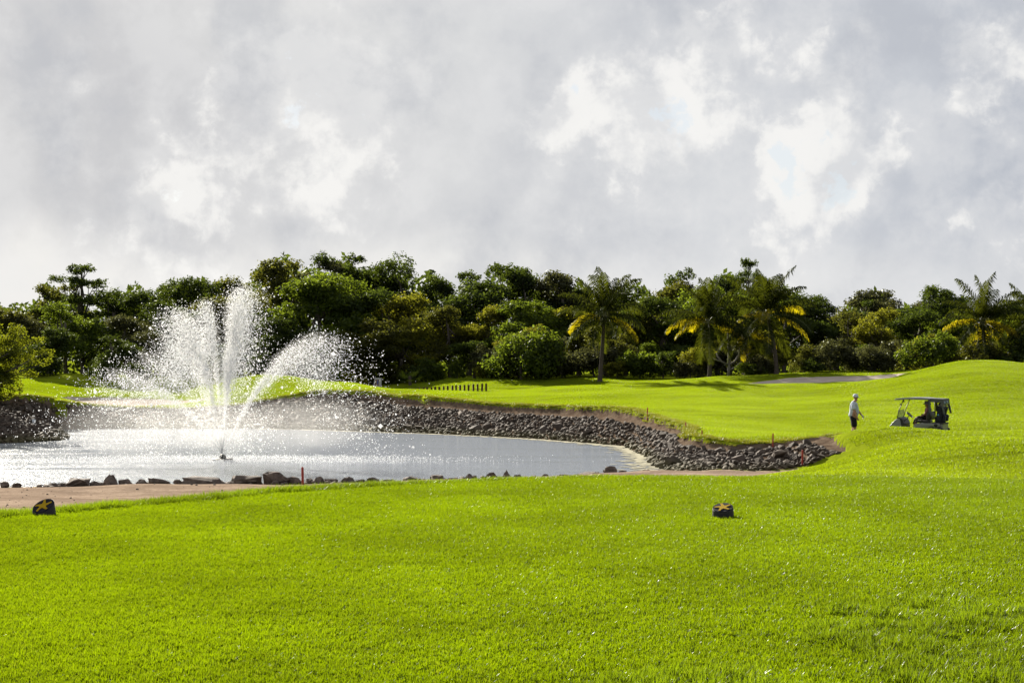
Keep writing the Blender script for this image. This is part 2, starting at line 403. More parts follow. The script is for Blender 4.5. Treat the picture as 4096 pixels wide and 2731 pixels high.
# rows of the sheet: fine where the picture looks, coarse to the horizon
rows = np.concatenate([np.linspace(-120, 0, 13)[:-1], np.linspace(0, 6, 13)[:-1], np.arange(6, 22, .16), np.arange(22, 34, .5), np.arange(34, 46, .2), np.arange(46, 62, .13), np.arange(62, 98, .17), np.arange(98, 112, .5),
                       112 * (3000 / 112) ** np.linspace(0, 1, 30)])
cs = np.concatenate([-(.44 * (14 / .44) ** np.linspace(1, 0, 26))[:-1], np.linspace(-.44, .44, 440), (.44 * (14 / .44) ** np.linspace(0, 1, 26))[1:]])
S, Yg = np.meshgrid(cs, rows); Xg = S * np.maximum(Yg, 10.0)
zg, sandg, dirtg, bunkg = ground_full(Xg, Yg)
nr, nc = Yg.shape
idx = np.arange(nr * nc).reshape(nr, nc)
quads = np.stack([idx[:-1, :-1], idx[:-1, 1:], idx[1:, 1:], idx[1:, :-1]], -1).reshape(-1, 4)

t = NT('turf_and_sand'); pp = t.pos()
def attr(n_):
    q = t.n('ShaderNodeAttribute', attribute_name=n_); return q.outputs['Fac']
big = t.noise(.16, 3, .5, pp); mid = t.noise(1.4, 4, .6, t.scale(pp, (.45, 1.3, 1))); fine = t.noise(26, 3, .7, pp)
gcol = t.mix(t.ramp(big, .3, .7), (0.126, 0.172, 0.004), (0.160, 0.198, 0.007))
gcol = t.mix(t.math('MULTIPLY', t.ramp(mid, .35, .75), .6), gcol, (0.066, 0.094, 0.0045))
gcol = t.mix(t.math('MULTIPLY', t.ramp(fine, .35, .7), .45), gcol, (0.1800, 0.2052, 0.0252))
swale = t.noise(.33, 2, .5, t.scale(pp, (.3, 1, 1)))
gcol = t.mix(t.math('MULTIPLY', t.ramp(swale, .55, .72), .3), gcol, (0.1944, 0.2088, 0.0360))
sfine = t.noise(9, 5, .7, pp); sbig = t.noise(.8, 6, .68, t.scale(pp, (.5, 1.0, 1)), 0.6)
scol = t.mix(t.ramp(sbig, .38, .62), (.270, .208, .158), (.165, .125, .096))
scol = t.mix(t.math('MULTIPLY', t.ramp(sfine, .42, .70), .75), scol, (0.1320, 0.0908, 0.0660))
scol = t.mix(attr('bunker'), scol, t.mix(t.ramp(sbig, .35, .65), (.36, .315, .275), (.30, .26, .225)))
dcol = t.mix(t.ramp(t.noise(3, 6, .65, pp), .3, .7), (.120, .092, .068), (0.0600, 0.0408, 0.0300))
edge = t.math('ADD', t.math('MULTIPLY', t.math('SUBTRACT', t.noise(5, 4, .6, pp), .5), .5), attr('sand'))
gcol = t.mix(t.math('MULTIPLY', attr('thatch'), .85), gcol, t.mix(t.noise(40, 3, .6, pp), (.022, .030, .004), (.06, .066, .010)))     # thatch under the tee grass
c = t.mix(t.ramp(edge, .35, .6), gcol, scol)
edge2 = t.math('ADD', t.math('MULTIPLY', t.math('SUBTRACT', t.noise(7, 4, .6, pp), .5), .5), attr('dirt'))
c = t.mix(t.ramp(edge2, .4, .6), c, dcol)
hgt = t.math('ADD', t.noise(14, 5, .7, pp), t.math('MULTIPLY', t.noise(2.2, 3, .5, pp), 2.0))
ground_mat = t.done(t.princ(c, .95, 0., normal=t.bump(hgt, .45, .05)))
me = mesh_np('ground', np.stack([Xg.ravel(), Yg.ravel(), zg], 1), quads, ground_mat, True)
thg = inside(Xg.ravel(), Yg.ravel(), TEE) & (Yg.ravel() > 4)
for nm, arr in (('sand', sandg), ('dirt', dirtg), ('thatch', thg), ('bunker', bunkg)):
    a = me.attributes.new(nm, 'FLOAT', 'POINT'); a.data.foreach_set('value', arr.astype(np.float32))
ground = tag(obj('ground', me), kind='structure')

# ------------------------------------------------------------------ water
t = NT('pond_water'); pp = t.pos()
w1 = t.noise(3.0, 4, .6, t.scale(pp, (.7, 1.35, 1))); w2 = t.noise(11.0, 3, .6, t.scale(pp, (.8, 1.3, 1))); w3 = t.noise(.5, 4, .6, t.scale(pp, (.25, 1.5, 1)))
amp = t.ramp(w3, .34, .62, .45, 1.15)
hh = t.math('MULTIPLY', t.math('ADD', w1, t.math('MULTIPLY', w2, .40)), amp)
water_mat = t.done(t.princ((.19, .215, .255), .11, .5, normal=t.bump(hh, 1.0, .075), IOR=5.5))
xs = np.linspace(-75, 14.5, 40); ys = np.linspace(42.5, 84.5, 24)
gx, gy = np.meshgrid(xs, ys); idx = np.arange(gx.size).reshape(gx.shape)
wq = np.stack([idx[:-1, :-1], idx[:-1, 1:], idx[1:, 1:], idx[1:, :-1]], -1).reshape(-1, 4)
water = tag(obj('pond_water', mesh_np('pond_water', np.stack([gx.ravel(), gy.ravel(), np.full(gx.size, WATER)], 1), wq, water_mat)), kind='structure')
# ------------------------------------------------------------------ trees
def leaf_quads(c, nrm, size, rng, aspect=.55):
    """diamond leaves at centres c facing nrm"""
    n = len(c); nrm = nrm / (np.linalg.norm(nrm, axis=1, keepdims=True) + 1e-9)
    r = rng.normal(size=(n, 3)); a = np.cross(nrm, r); a /= (np.linalg.norm(a, axis=1, keepdims=True) + 1e-9)
    b = np.cross(nrm, a); s = size[:, None]
    v = np.stack([c - a * s * .5, c + b * s * .5 * aspect, c + a * s * .5, c - b * s * .5 * aspect], 1).reshape(-1, 3)
    return v, np.arange(n * 4).reshape(-1, 4)
def crown_lobes(seed, lobes, n, leaf, shell=.72, up=.35, ragged=.22, flat=.8, twig=.12):
    """leaves over the shells of several lobes (x,y,z,r), thinner below"""
    g = np.random.default_rng(seed); L = np.array(lobes, float); w = L[:, 3] ** 2; w /= w.sum()
    # smaller tufts ride on every lobe so that the outline is broken
    tuf = []
    for (x, y, z, r) in L:
        k = max(6, int(14 * r))
        d = g.normal(size=(k, 3)); d[:, 2] = np.abs(d[:, 2]) * .9 + g.uniform(-.5, .2, k); d /= np.linalg.norm(d, axis=1, keepdims=True)
        q = np.c_[np.array([x, y, z]) + d * r * np.array([1, 1, flat]) * g.uniform(.78, 1.12, (k, 1)), g.uniform(.22, .42, k) * r]
        tuf.append(q)
    tuf = np.concatenate(tuf); w2 = tuf[:, 3] ** 2; w2 /= w2.sum()
    n1 = int(n * .35); i = g.choice(len(L), n1, p=w)
    d = g.normal(size=(n1, 3)); d[:, 2] += up; d /= np.linalg.norm(d, axis=1, keepdims=True)
    c1 = L[i, :3] + d * (L[i, 3] * g.uniform(shell, 1.0, n1))[:, None] * np.array([1, 1, flat])
    n2 = n - n1; j = g.choice(len(tuf), n2, p=w2)
    e = g.normal(size=(n2, 3)); e[:, 2] += up; e /= np.linalg.norm(e, axis=1, keepdims=True)
    c2 = tuf[j, :3] + e * (tuf[j, 3] * g.uniform(.35, 1.0 + ragged, n2))[:, None]
    c = np.concatenate([c1, c2]); nr_ = np.concatenate([d, e]) + g.normal(size=(n, 3)) * .75 + np.array([0, 0, .35])
    c += g.normal(size=c.shape) * twig * leaf
    return leaf_quads(c, nr_, leaf * g.uniform(.6, 1.35, n), g)
def trunk_mb(h, r, limbs, seed, lean=.25, n=7):
    g = random.Random(seed); m = MB()
    top = Vector((g.uniform(-lean, lean), g.uniform(-lean, lean), h)); mid = Vector((top.x * .2 + g.uniform(-.1, .1), top.y * .2, h * .5))
    m.tube([(0, 0, -.3), (0, 0, .05), mid, top], [r * 1.35, r * 1.1, r * .85, r * .5], n)
    for (x, y, z) in limbs:
        s = Vector((0, 0, 0)).lerp(mid, 1) if g.random() < .6 else mid.lerp(top, g.uniform(.2, .9)); e = Vector((x, y, z))
        q = s.lerp(e, .5) + Vector((g.uniform(-.25, .25), g.uniform(-.25, .25), g.uniform(-.1, .35)))
        m.tube([s, q, e], [r * .5, r * .33, r * .12], 5)
    return m
bark = simple('bark', (.11, .095, .08), .9, .2, var=.45, scale=9, bump=.5)
bark_pale = simple('pale_bark', (.30, .28, .27), .85, .2, var=.3, scale=8, bump=.4)
LM = {'deep green': leafmat('leaf_deep', (.012, .024, .006), (.028, .050, .010), (.16, .22, .020), .36),
      'olive': leafmat('leaf_olive', (.024, .030, .008), (.052, .058, .014), (.27, .28, .03), .38),
      'fresh green': leafmat('leaf_fresh', (.024, .044, .008), (.052, .082, .013), (.30, .40, .025), .42),
      'yellowish': leafmat('leaf_yellow', (.045, .052, .008), (.085, .090, .013), (.46, .46, .03), .46),
      'greyish': leafmat('leaf_grey', (.028, .033, .016), (.052, .056, .028), (.22, .23, .06), .30, rough=.30)}
TONES = list(LM)
# unit crowns: one unit = one metre for a tree 8 m tall, crown from 2 m to 8 m
TREE = []
for k in range(9):
    g = random.Random(100 + k); lob = []
    nl = g.choice((13, 15, 17)); wid = g.uniform(1.9, 2.5)
    for j in range(nl):
        a = 2 * math.pi * (j / nl) + g.uniform(-.4, .4); rr = wid * g.uniform(.35, .95); z = (1.1 + 5.2 * (j - 1) / nl + g.uniform(-.5, .5)) if j > 1 else g.uniform(5.9, 6.6)
        if j <= 1: rr *= .45
        lob.append((rr * math.cos(a), rr * math.sin(a), z, g.uniform(.65, 1.2)))
    v, f = crown_lobes(200 + k, lob, 15000, .168 + .02 * (k % 3), ragged=.3 + .15 * (k % 3), flat=.72)
    tm = trunk_mb(5.2, .16, [(x * .8, y * .8, z) for x, y, z, r in lob], k)
    TREE.append((v, f, tm.mesh('trunk', bark, True), max(v[:, 2])))
OPEN = []   # open crowns, sky showing through
for k in range(4):
    g = random.Random(300 + k); lob = []
    for j in range(11):
        a = g.uniform(0, 6.28); rr = g.uniform(.5, 2.3); lob.append((rr * math.cos(a), rr * math.sin(a), g.uniform(3.4, 7.3), g.uniform(.5, .85)))
    v, f = crown_lobes(400 + k, lob, 6500, .165, shell=.3, ragged=.35, flat=.65)
    tm = trunk_mb(4.8, .14, [(x, y, z) for x, y, z, r in lob], 40 + k)
    OPEN.append((v, f, tm.mesh('trunk', bark, True), max(v[:, 2])))
TIER = []   # tiered, umbrella-like
for k in range(2):
    g = random.Random(500 + k); lob = []
    for z, wr, cnt in ((7.6, .7, 4), (6.6, 1.7, 7), (5.4, 1.6, 6), (4.3, 2.1, 6)):
        for j in range(cnt):
            a = 6.283 * j / cnt + g.uniform(-.4, .4); rr = wr * g.uniform(.35, 1.0)
            lob.append((rr * math.cos(a), rr * math.sin(a), z + g.uniform(-.2, .2), g.uniform(.45, .72)))
    v, f = crown_lobes(600 + k, lob, 8000, .15, shell=.2, ragged=.25, flat=.42)
    tm = trunk_mb(7.4, .13, [(x, y, z) for x, y, z, r in lob], 60 + k, lean=.12)
    TIER.append((v, f, tm.mesh('trunk', bark, True), max(v[:, 2])))
SHRUB = []  # unit: 2.4 m tall, 3 m wide
for k in range(7):
    g = random.Random(700 + k); lob = []
    for j in range(7):
        a = g.uniform(0, 6.28); rr = g.uniform(.1, 1.15); lob.append((rr * math.cos(a), rr * math.sin(a) * .8, g.uniform(.45, 1.5) * (1.15 - .35 * rr), g.uniform(.5, .85)))
    v, f = crown_lobes(800 + k, lob, 6000, .125 + .015 * (k % 3), shell=.6, ragged=.3)
    v[:, 2] = np.maximum(v[:, 2], .02)
    tm = trunk_mb(1.2, .06, [(x, y, z) for x, y, z, r in lob], 80 + k)
    SHRUB.append((v, f, tm.mesh('trunk', bark, True), max(v[:, 2])))
_cm = {}
def crown_mesh(fam, lst, k, tone):
    key = (fam, k)
    if key not in _cm: _cm[key] = mesh_np('crown', lst[k][0], lst[k][1], LM['deep green'])
    return _cm[key]
def plant_tree(name, fam, lst, k, tone, x, y, h, w, rz, label, cat, group):
    """h: height in metres, w: widening of the crown"""
    z = gz(x, y); s = h / lst[k][3]
    e = empty(name, (x, y, z), rz); e.scale = (s * w, s * w, s)
    obj('trunk', lst[k][2], e); c_ = obj('crown', crown_mesh(fam, lst, k, tone), e); c_.material_slots[0].link = 'OBJECT'; c_.material_slots[0].material = LM[tone]
    return tag(e, label, cat, group)
def skyline(u):
    pts = ((-400,1175),(0,1168),(100,1142),(180,1132),(300,1160),(430,1137),(600,1142),(640,1150),(700,1115),(760,1138),(800,1112),(900,1112),(960,1108),(1000,1052),(1030,1037),(1150,1030),(1200,1026),(1225,1007),(1330,1012),(1390,1018),
           (1420,1058),(1490,1052),(1520,1012),(1600,1006),(1640,1050),(1700,1082),(1790,1112),(1840,1130),(1870,1112),(1930,1110),(1950,1068),(2000,1047),(2060,1050),(2130,1056),(2200,1082),(2260,1086),(2290,1130),(2380,1150),(2460,1140),(2530,1126),(2620,1150),
           (2690,1112),(2730,1096),(2780,1122),(2820,1087),(2890,1086),(2930,1102),(3080,1112),(3220,1180),(3300,1200),(3330,1176),(3380,1172),(3450,1160),(3480,1152),(3510,1176),(3560,1180),(3600,1200),(3660,1138),(3690,1140),(3750,1150),(3790,1190),(4030,1210),(4096,1200),(4500,1190))
    return float(np.interp(u, [p[0] for p in pts], [p[1] for p in pts]))
MARK = [(-140,'beyond the left edge of the photo'),(50,'at the left edge of the photo'),(190,'just left of the lone tall tree'),(445,'just right of the lone tall tree'),(580,'above the low left spray'),(705,'behind the left fan of spray'),
        (805,'behind the thin second water jet'),(955,'behind the tallest water jet'),(1090,'just right of the tallest water jet'),(1225,'where the right spray starts to fan out'),(1350,'over the crest of the right spray'),(1475,'over the falling end of the right spray'),
        (1600,'right of the small sign board'),(1730,'over the low end of the post row'),(1870,'over the middle of the post row'),(2000,'over the tallest post'),(2120,'right of the post row'),(2260,'left of the leftmost palm'),
        (2420,'straight behind the leftmost palm'),(2560,'just right of the leftmost palm'),(2700,'halfway between the first two palms'),(2825,'behind the second palm from the left'),(2925,'behind the bare pale tree'),(3080,'behind the tallest palm'),
        (3220,'just right of the tallest palm'),(3350,'over the right bunker'),(3470,'over the walking golfer'),(3580,'between golfer and golf cart'),(3690,'over the golf cart roof'),(3810,'right of the golf cart'),(3950,'behind the palm on the right mound'),(4080,'at the right edge of the photo')]
g = random.Random(5)
TALLK = {1225: 'open', 1350: 'open', 1475: 'tree', 1600: 'tree', 3580: 'open', 2825: 'open', 445: 'tree'}
for i, (u, ph) in enumerate(MARK):
    # back row, forms the skyline
    D = g.uniform(121, 128); uu = u + g.uniform(-12, 12); x = (uu - CU) / F * D; top = CAMZ + (HOR - skyline(uu)) / F * D
    fam = TALLK.get(u) or ('open' if g.random() < .2 else 'tree'); lst = OPEN if fam == 'open' else TREE; k = i % len(lst)
    tone = g.choice(('deep green', 'deep green', 'olive', 'deep green', 'greyish'))
    plant_tree('broadleaf_tree', fam, lst, k, tone, x, D, (top - gz(x, D)) * g.uniform(.98, 1.04), g.uniform(.95, 1.2) if top > 8.6 else g.uniform(1.1, 1.45), g.uniform(0, 6.28),
               f"{tone} {'open-crowned' if fam == 'open' else 'dense'} skyline tree, {ph}", 'tree', 'skyline trees of the wood')
    # middle row
    D = g.uniform(111, 116); uu = u + 62 + g.uniform(-25, 25); x = (uu - CU) / F * D
    vt = skyline(uu) + g.uniform(55, 150) * (1 if 950 < u < 2300 else .75); top = CAMZ + (HOR - vt) / F * D
    tone = g.choice(('deep green', 'fresh green', 'olive', 'yellowish', 'fresh green'))
    if u < 560: tone = g.choice(('olive', 'greyish', 'fresh green'))
    plant_tree('broadleaf_tree', 'tree', TREE, (i * 4 + 2) % 9, tone, x, D, top - gz(x, D), g.uniform(1.15, 1.55), g.uniform(0, 6.28),
               f"{tone} mid-wood tree, {ph}", 'tree', 'middle trees of the wood')
    # front row of lower trees
    if i % 4 != 1:
        D = g.uniform(105.5, 108.5); uu = u + 20 + g.uniform(-25, 25); x = (uu - CU) / F * D
        vt = 1290 + g.uniform(-30, 75) if u < 2500 else 1330 + g.uniform(-15, 60); top = CAMZ + (HOR - vt) / F * D
        if u < 1000: vt -= 25
        tone = g.choice(('deep green', 'deep green', 'fresh green', 'olive', 'yellowish'))
        if u < 1100: tone = g.choice(('deep green', 'deep green', 'greyish'))
        plant_tree('small_tree', 'tree', TREE, (i * 5 + 4) % 9, tone, x, D, top - gz(x, D), g.uniform(1.4, 1.9), g.uniform(0, 6.28),
                   f"low {tone} front tree, {ph}", 'tree', 'low front trees of the wood')
    # shrubs along the foot of the wood
    if True:
        D = (g.uniform(101.8, 104.5) + (2.2 if 1500 < u < 2350 else 0)) if u < 3000 else g.uniform(98, 100.5); uu = u - 25 + g.uniform(-25, 25); x = (uu - CU) / F * D
        h = g.uniform(1.5, 2.8) if u > 1500 else g.uniform(1.5, 2.4); tone = g.choice(('deep green', 'fresh green', 'greyish', 'olive', 'yellowish', 'greyish'))
        if u < 1300: tone = 'deep green'
        plant_tree('shrub', 'shrub', SHRUB, i % 7, tone, x, D, h, g.uniform(.9, 1.3), g.uniform(0, 6.28),
                   f"{'waist-high' if h < 1.6 else 'head-high'} {tone} shrub below the wood, {ph}", 'shrub', 'shrubs at the foot of the wood')
    if 1000 < u and i % 2 == 0:
        D = (g.uniform(100.4, 101.5) + (2 if 1500 < u < 2350 else 0)) if u < 2900 else g.uniform(97, 98); uu = u + 55 + g.uniform(-20, 20); x = (uu - CU) / F * D; h = g.uniform(.8, 1.5)
        tone = g.choice(('fresh green', 'greyish', 'yellowish', 'deep green'))
        plant_tree('shrub', 'shrub', SHRUB, (i + 3) % 7, tone, x, D, h, g.uniform(1.0, 1.5), g.uniform(0, 6.28),
                   f"small foremost {tone} shrub, {ph}", 'shrub', 'shrubs at the foot of the wood')
# big bright bush left of the palms, round bush by the right bunker
def at(u, D): return (u - CU) / F * D
plant_tree('shrub', 'shrub', SHRUB, 2, 'fresh green', at(2085, 101.3), 101.3, 4.0, .92, .4, 'tall silvery-green bush beside the mown bank, right of the wooden posts', 'shrub', 'shrubs at the foot of the wood')
plant_tree('shrub', 'shrub', SHRUB, 5, 'greyish', at(2170, 102.5), 102.5, 3.4, .9, 1.4, 'tall grey-green bush leaning on the silvery bush by the mown bank', 'shrub', 'shrubs at the foot of the wood')
plant_tree('shrub', 'shrub', SHRUB, 0, 'greyish', at(3500, 96.5), 96.5, 2.0, 1.25, 2.4, 'rounded dusty bush with pale top behind the right bunker', 'shrub', 'shrubs at the foot of the wood')
plant_tree('shrub', 'shrub', SHRUB, 4, 'fresh green', at(3735, 95.5), 95.5, 2.7, 1.0, .4, 'bright leafy bush on the left slope of the right mound', 'shrub', 'shrubs at the foot of the wood')
# the wood goes on behind: one mass of leaves that closes the gaps
gw = np.random.default_rng(8); n = 42000; yy = gw.uniform(130, 139, n); uw = gw.uniform(-900, 5000, n); xx = (uw - CU) / F * yy
topz = CAMZ + (HOR - np.array([skyline(q) for q in uw]) - 45 - 35 * np.sin(uw * .021) - 20 * np.sin(uw * .053 + 1)) / F * yy
zz = .3 + (topz - .3) * np.clip(gw.beta(1.1, 1.0, n), 0, 1) + gw.normal(0, .15, n)
v, f = leaf_quads(np.c_[xx, yy, zz], gw.normal(size=(n, 3)) + np.array([0, -.3, .8]), gw.uniform(.4, .8, n), gw)
tag(obj('far_wood', mesh_np('far_wood', v, f, LM['deep green'])), 'dense dark wood filling the gaps behind the skyline trees', 'wood', kind='stuff')
# single tall trees that rise over the skyline
D = 124.0; x = at(330, D); plant_tree('tiered_tree', 'tier', TIER, 0, 'deep green', x, D, CAMZ + (HOR - 1050) / F * D - gz(x, D), 1.08, 1.0, 'lone tall tiered tree rising over the left end of the wood', 'tree', 'skyline trees of the wood')
D = 124.0; x = at(2995, D); plant_tree('tiered_tree', 'tier', TIER, 1, 'deep green', x, D, CAMZ + (HOR - 1028) / F * D - gz(x, D), .62, 2.0, 'tall flat-topped tree rising between the palms on the skyline', 'tree', 'skyline trees of the wood')
D = 119.0; x = at(3690, D); plant_tree('broadleaf_tree', 'open', OPEN, 2, 'deep green', x, D, CAMZ + (HOR - 1136) / F * D - gz(x, D), .80, .5, 'round open tree with sky gaps, highest over the golf cart', 'tree', 'skyline trees of the wood')

# the feathery tree that leans in from the left over the rock point
g = random.Random(31); lob = []
arms = []
for (ex, ez, ey) in ((3.9,3.15,-.4),(3.3,2.5,.5),(3.0,3.7,.1),(2.2,4.3,.6),(1.1,4.8,-.3),(-.4,5.0,.3),(-1.8,4.6,.2),(-2.8,3.6,0),(1.9,1.5,-.6),(2.6,1.8,.3),(1.2,1.0,.1),(1.6,.6,-.3),(.9,.5,-.6),(2.3,1.1,0),(.3,1.2,-1.),(.9,3.3,-1.1),(2.1,3.1,-.9),(-.8,3.4,-1.0),(.2,2.4,-.7),(1.5,3.9,1.2),(-1.5,2.4,.5)):
    s0 = Vector((0, 0, 2.1)); e0 = Vector((ex, ey, ez)); arms.append((ex, ey, ez))
    for q in np.linspace(.35, 1, 6):
        p = s0.lerp(e0, q); lob.append((p.x + g.uniform(-.2, .2), p.y + g.uniform(-.3, .3), p.z + .25 * math.sin(q * 3) + g.uniform(-.1, .1), .28 + .26 * (1 - abs(q - .6))))
v, f = crown_lobes(77, lob, 30000, .115, shell=.1, ragged=.35, flat=.5, up=.2)
D = 75.0; x = at(-100, D); e = empty('feathery_tree', (x, D, gz(x, D) - .3))
obj('trunk', trunk_mb(2.4, .13, arms, 9, lean=.2).mesh('trunk', bark, True), e)
obj('crown', mesh_np('crown', v, f, leafmat('leaf_feathery', (.026, .040, .006), (.06, .078, .010), (.36, .40, .016), .46, nscale=1.2)), e)
tag(e, 'feathery yellow-green tree leaning in from the left over the rock point', 'tree')

# bare pale tree between the palms
e = empty('bare_tree', (at(2915, 99.5), 99.5, gz(at(2915, 99.5), 99.5)))
MB().tube([(0,0,-.2),(0,0,.5),(.03,0,1.3),(0,.05,2.4),(-.05,.1,3.2)], [.13,.11,.10,.08,.05], 8).build('trunk', bark_pale, e, True)
for pts in (((0,0,.55),(.45,-.1,.75),(.85,-.15,1.15),(1.25,-.1,1.6),(1.5,-.1,1.75)), ((0.02,0,.95),(.4,0,1.15),(.72,.05,1.6),(.78,.05,2.2)), ((0,0,.9),(-.5,-.1,1.15),(-.8,-.1,1.55),(-.85,-.1,1.75)), ((-.5,-.1,1.15),(-.95,-.05,1.3),(-1.3,0,1.45)), ((0.03,0,1.5),(.15,0,1.8),(.12,.05,2.3))):
    MB().tube(pts, [.075 - .012 * i for i in range(len(pts))], 6).build('branch', bark_pale, e, True)
tag(e, 'small bare tree with pale forked branches between the palms', 'tree')

# ------------------------------------------------------------------ coconut palms
palm_bark = simple('palm_bark', (.095, .078, .066), .9, .1, var=.35, scale=5, bump=.4)
frond_g = leafmat('frond_green', (.012, .024, .005), (.026, .042, .008), (.115, .135, .008), .36, rough=.45, nscale=1.5, spec=.03)
frond_lit = leafmat('frond_sunlit_yellow', (.07, .075, .010), (.11, .105, .012), (.75, .62, .010), .52, rough=.35, nscale=1.5)  # sunlit yellow put into the leaf colour of some lower fronds
frond_stalk = simple('frond_stalk', (.14, .14, .05), .5, .5, var=.2)
def frond_mesh(el, length, seed, droop, mat, wide=.72):
    """arching midrib in the x-z plane with hanging leaflets on both sides"""
    g = np.random.default_rng(seed); m = MB(); pts = []; p = Vector((0, 0, 0)); a = el; N = 22
    for i in range(N + 1):
        pts.append(p.copy()); p = p + Vector((math.cos(a), 0, math.sin(a))) * (length / N); a -= droop / N * (0.35 + 1.3 * i / N)
    m.tube(pts, [.032 * (1 - .85 * i / N) for i in range(N + 1)], 5)
    nstalk = len(m.f); nl = 46
    for i in range(nl):
        q = .12 + .88 * i / (nl - 1); fi = q * N; i0 = min(int(fi), N - 1); c = pts[i0].lerp(pts[i0 + 1], fi - i0)
        d = (pts[i0 + 1] - pts[i0]).normalized(); nup = Vector((-d.z, 0, d.x))
        ll = wide * length * .38 * (math.sin(math.pi * min(1, .18 + .80 * q)) ** .6) * g.uniform(.85, 1.1) + .05
        for sg in (-1, 1):
            lat = Vector((0, sg, 0)); out = (lat * g.uniform(.55, .8) + d * g.uniform(.45, .7) + nup * g.uniform(-.05, .35)).normalized()
            mid = c + out * ll * .5; tip = mid + (out * .45 + Vector((0, 0, -1)) * g.uniform(.5, .95)).normalized() * ll * .55
            wv_ = d * (.034 + .012 * g.random())
            m.add([c - wv_ * .6, c + wv_ * .6, mid + wv_, mid - wv_, tip], [(0, 1, 2, 3), (3, 2, 4)])
    me = m.mesh('frond', mat); me.materials.append(frond_stalk)
    idx_ = np.zeros(len(me.polygons), dtype=np.int32); idx_[:nstalk] = 1; me.polygons.foreach_set('material_index', idx_)
    return me
FR = [frond_mesh(math.radians(el), 3.75, 900 + i, dr, frond_g) for i, (el, dr) in enumerate(((80, .55), (69, .85), (57, 1.05), (44, 1.15), (31, 1.25), (17, 1.25), (3, 1.15), (-14, .95), (-36, .7)))]
FR_LIT = {i: frond_mesh(math.radians(el), 3.75, 950 + i, dr, frond_lit) for i, el, dr in ((5, 17, 1.25), (6, 3, 1.2), (7, -14, 1.0))}
def palm(ub, uc, vc, D, fl, seed, label, nf=30):
    g = random.Random(seed); xb = at(ub, D); zb = gz(xb, D); top = P(uc, vc, D); h = top.z - zb; dx = top.x - xb
    e = empty('coconut_palm', (xb, D, zb)); s = fl / 3.2
    pts = []; rr = []
    for i in range(25):
        q = i / 24; pts.append((dx * q ** 1.6 + .10 * math.sin(q * 3), .12 * math.sin(q * 2.2), -.25 + (h + .25) * q)); rr.append((.155 - .05 * q + (.07 * (1 - q * 6) if q < .16 else 0)) * (1.05 if i % 2 else .96))
    MB().tube(pts, rr, 10).build('trunk', palm_bark, e)
    cz = Vector(pts[-1])
    MB().lathe([(.09, -.35), (.17, -.1), (.19, .1), (.12, .35), (.05, .6)], 10, Matrix.Translation(cz)).build('crown_shaft', frond_stalk, e, True)
    for i in range(5):
        a = g.uniform(0, 6.28)
        MB().lathe([(.01, -.12), (.07, -.09), (.1, 0), (.075, .08), (.02, .12)], 8, Matrix.Translation(cz + Vector((.2 * math.cos(a), .2 * math.sin(a), -.18 - .08 * (i % 2))))).build('coconut', simple('coconut_husk', (.12, .10, .03)) if 'coconut_husk' not in bpy.data.materials else bpy.data.materials['coconut_husk'], e, True)
    for i in range(nf):
        k = min(8, int(9 * (i / nf) ** .85)); a = i * 2.39996 + g.uniform(-.2, .2)
        o = obj('frond', FR_LIT[k] if k in FR_LIT and g.random() < .38 else FR[k], e, cz + Vector((0, 0, .12))); o.rotation_euler = (g.uniform(-.22, .22), g.uniform(-.22, .22), a); q = s * g.uniform(.86, 1.1); o.scale = (q, q, q)
    return tag(e, label, 'palm tree', 'coconut palms in front of the wood')
palm(2398, 2415, 1268, 97, 2.95, 1, 'leftmost coconut palm with sunlit yellow lower fronds on slim trunk')
palm(2837, 2830, 1296, 98, 2.8, 2, 'second palm from the left, dark trunk left of the bare pale tree')
palm(2982, 2978, 1345, 99.5, 2.3, 3, 'shortest palm, half hidden beside the tallest palm', 18)
palm(3105, 3068, 1268, 97, 3.15, 4, 'tallest and fullest palm, just left of the right bunker', 26)
palm(3938, 3930, 1295, 99, 3.0, 5, 'windblown palm behind the grassy right mound')
palm(4150, 4140, 1306, 100, 2.8, 6, 'palm cut off by the right edge of the photo')
# fan palm low in front of the wood
e = empty('fan_palm', (at(1640, 101), 101, gz(at(1640, 101), 101)))
MB().tube([(0, 0, -.2), (0, 0, .7)], [.12, .1], 8).build('trunk', palm_bark, e)
m = MB(); 
for i in range(14):
    a = i * 2.4; el = .25 + .9 * (i / 14); c = Vector((math.cos(a) * math.cos(el), math.sin(a) * math.cos(el), math.sin(el))) * .8
    d = c.normalized(); sx = d.cross(Vector((0, 0, 1))).normalized(); nn = sx.cross(d)
    for j in range(9):
        b = (j - 4) * .3; t_ = (d * math.cos(b) + sx * math.sin(b)); base = c
        m.add([base - nn * .02, base + t_ * .35 + sx * .03, base + t_ * .75 + Vector((0, 0, -.12)), base + t_ * .35 - sx * .03], [(0, 1, 2, 3)])
m.build('crown', LM['fresh green'], e)
tag(e, 'low fan palm at the foot of the wood, left of the wooden posts', 'palm tree')
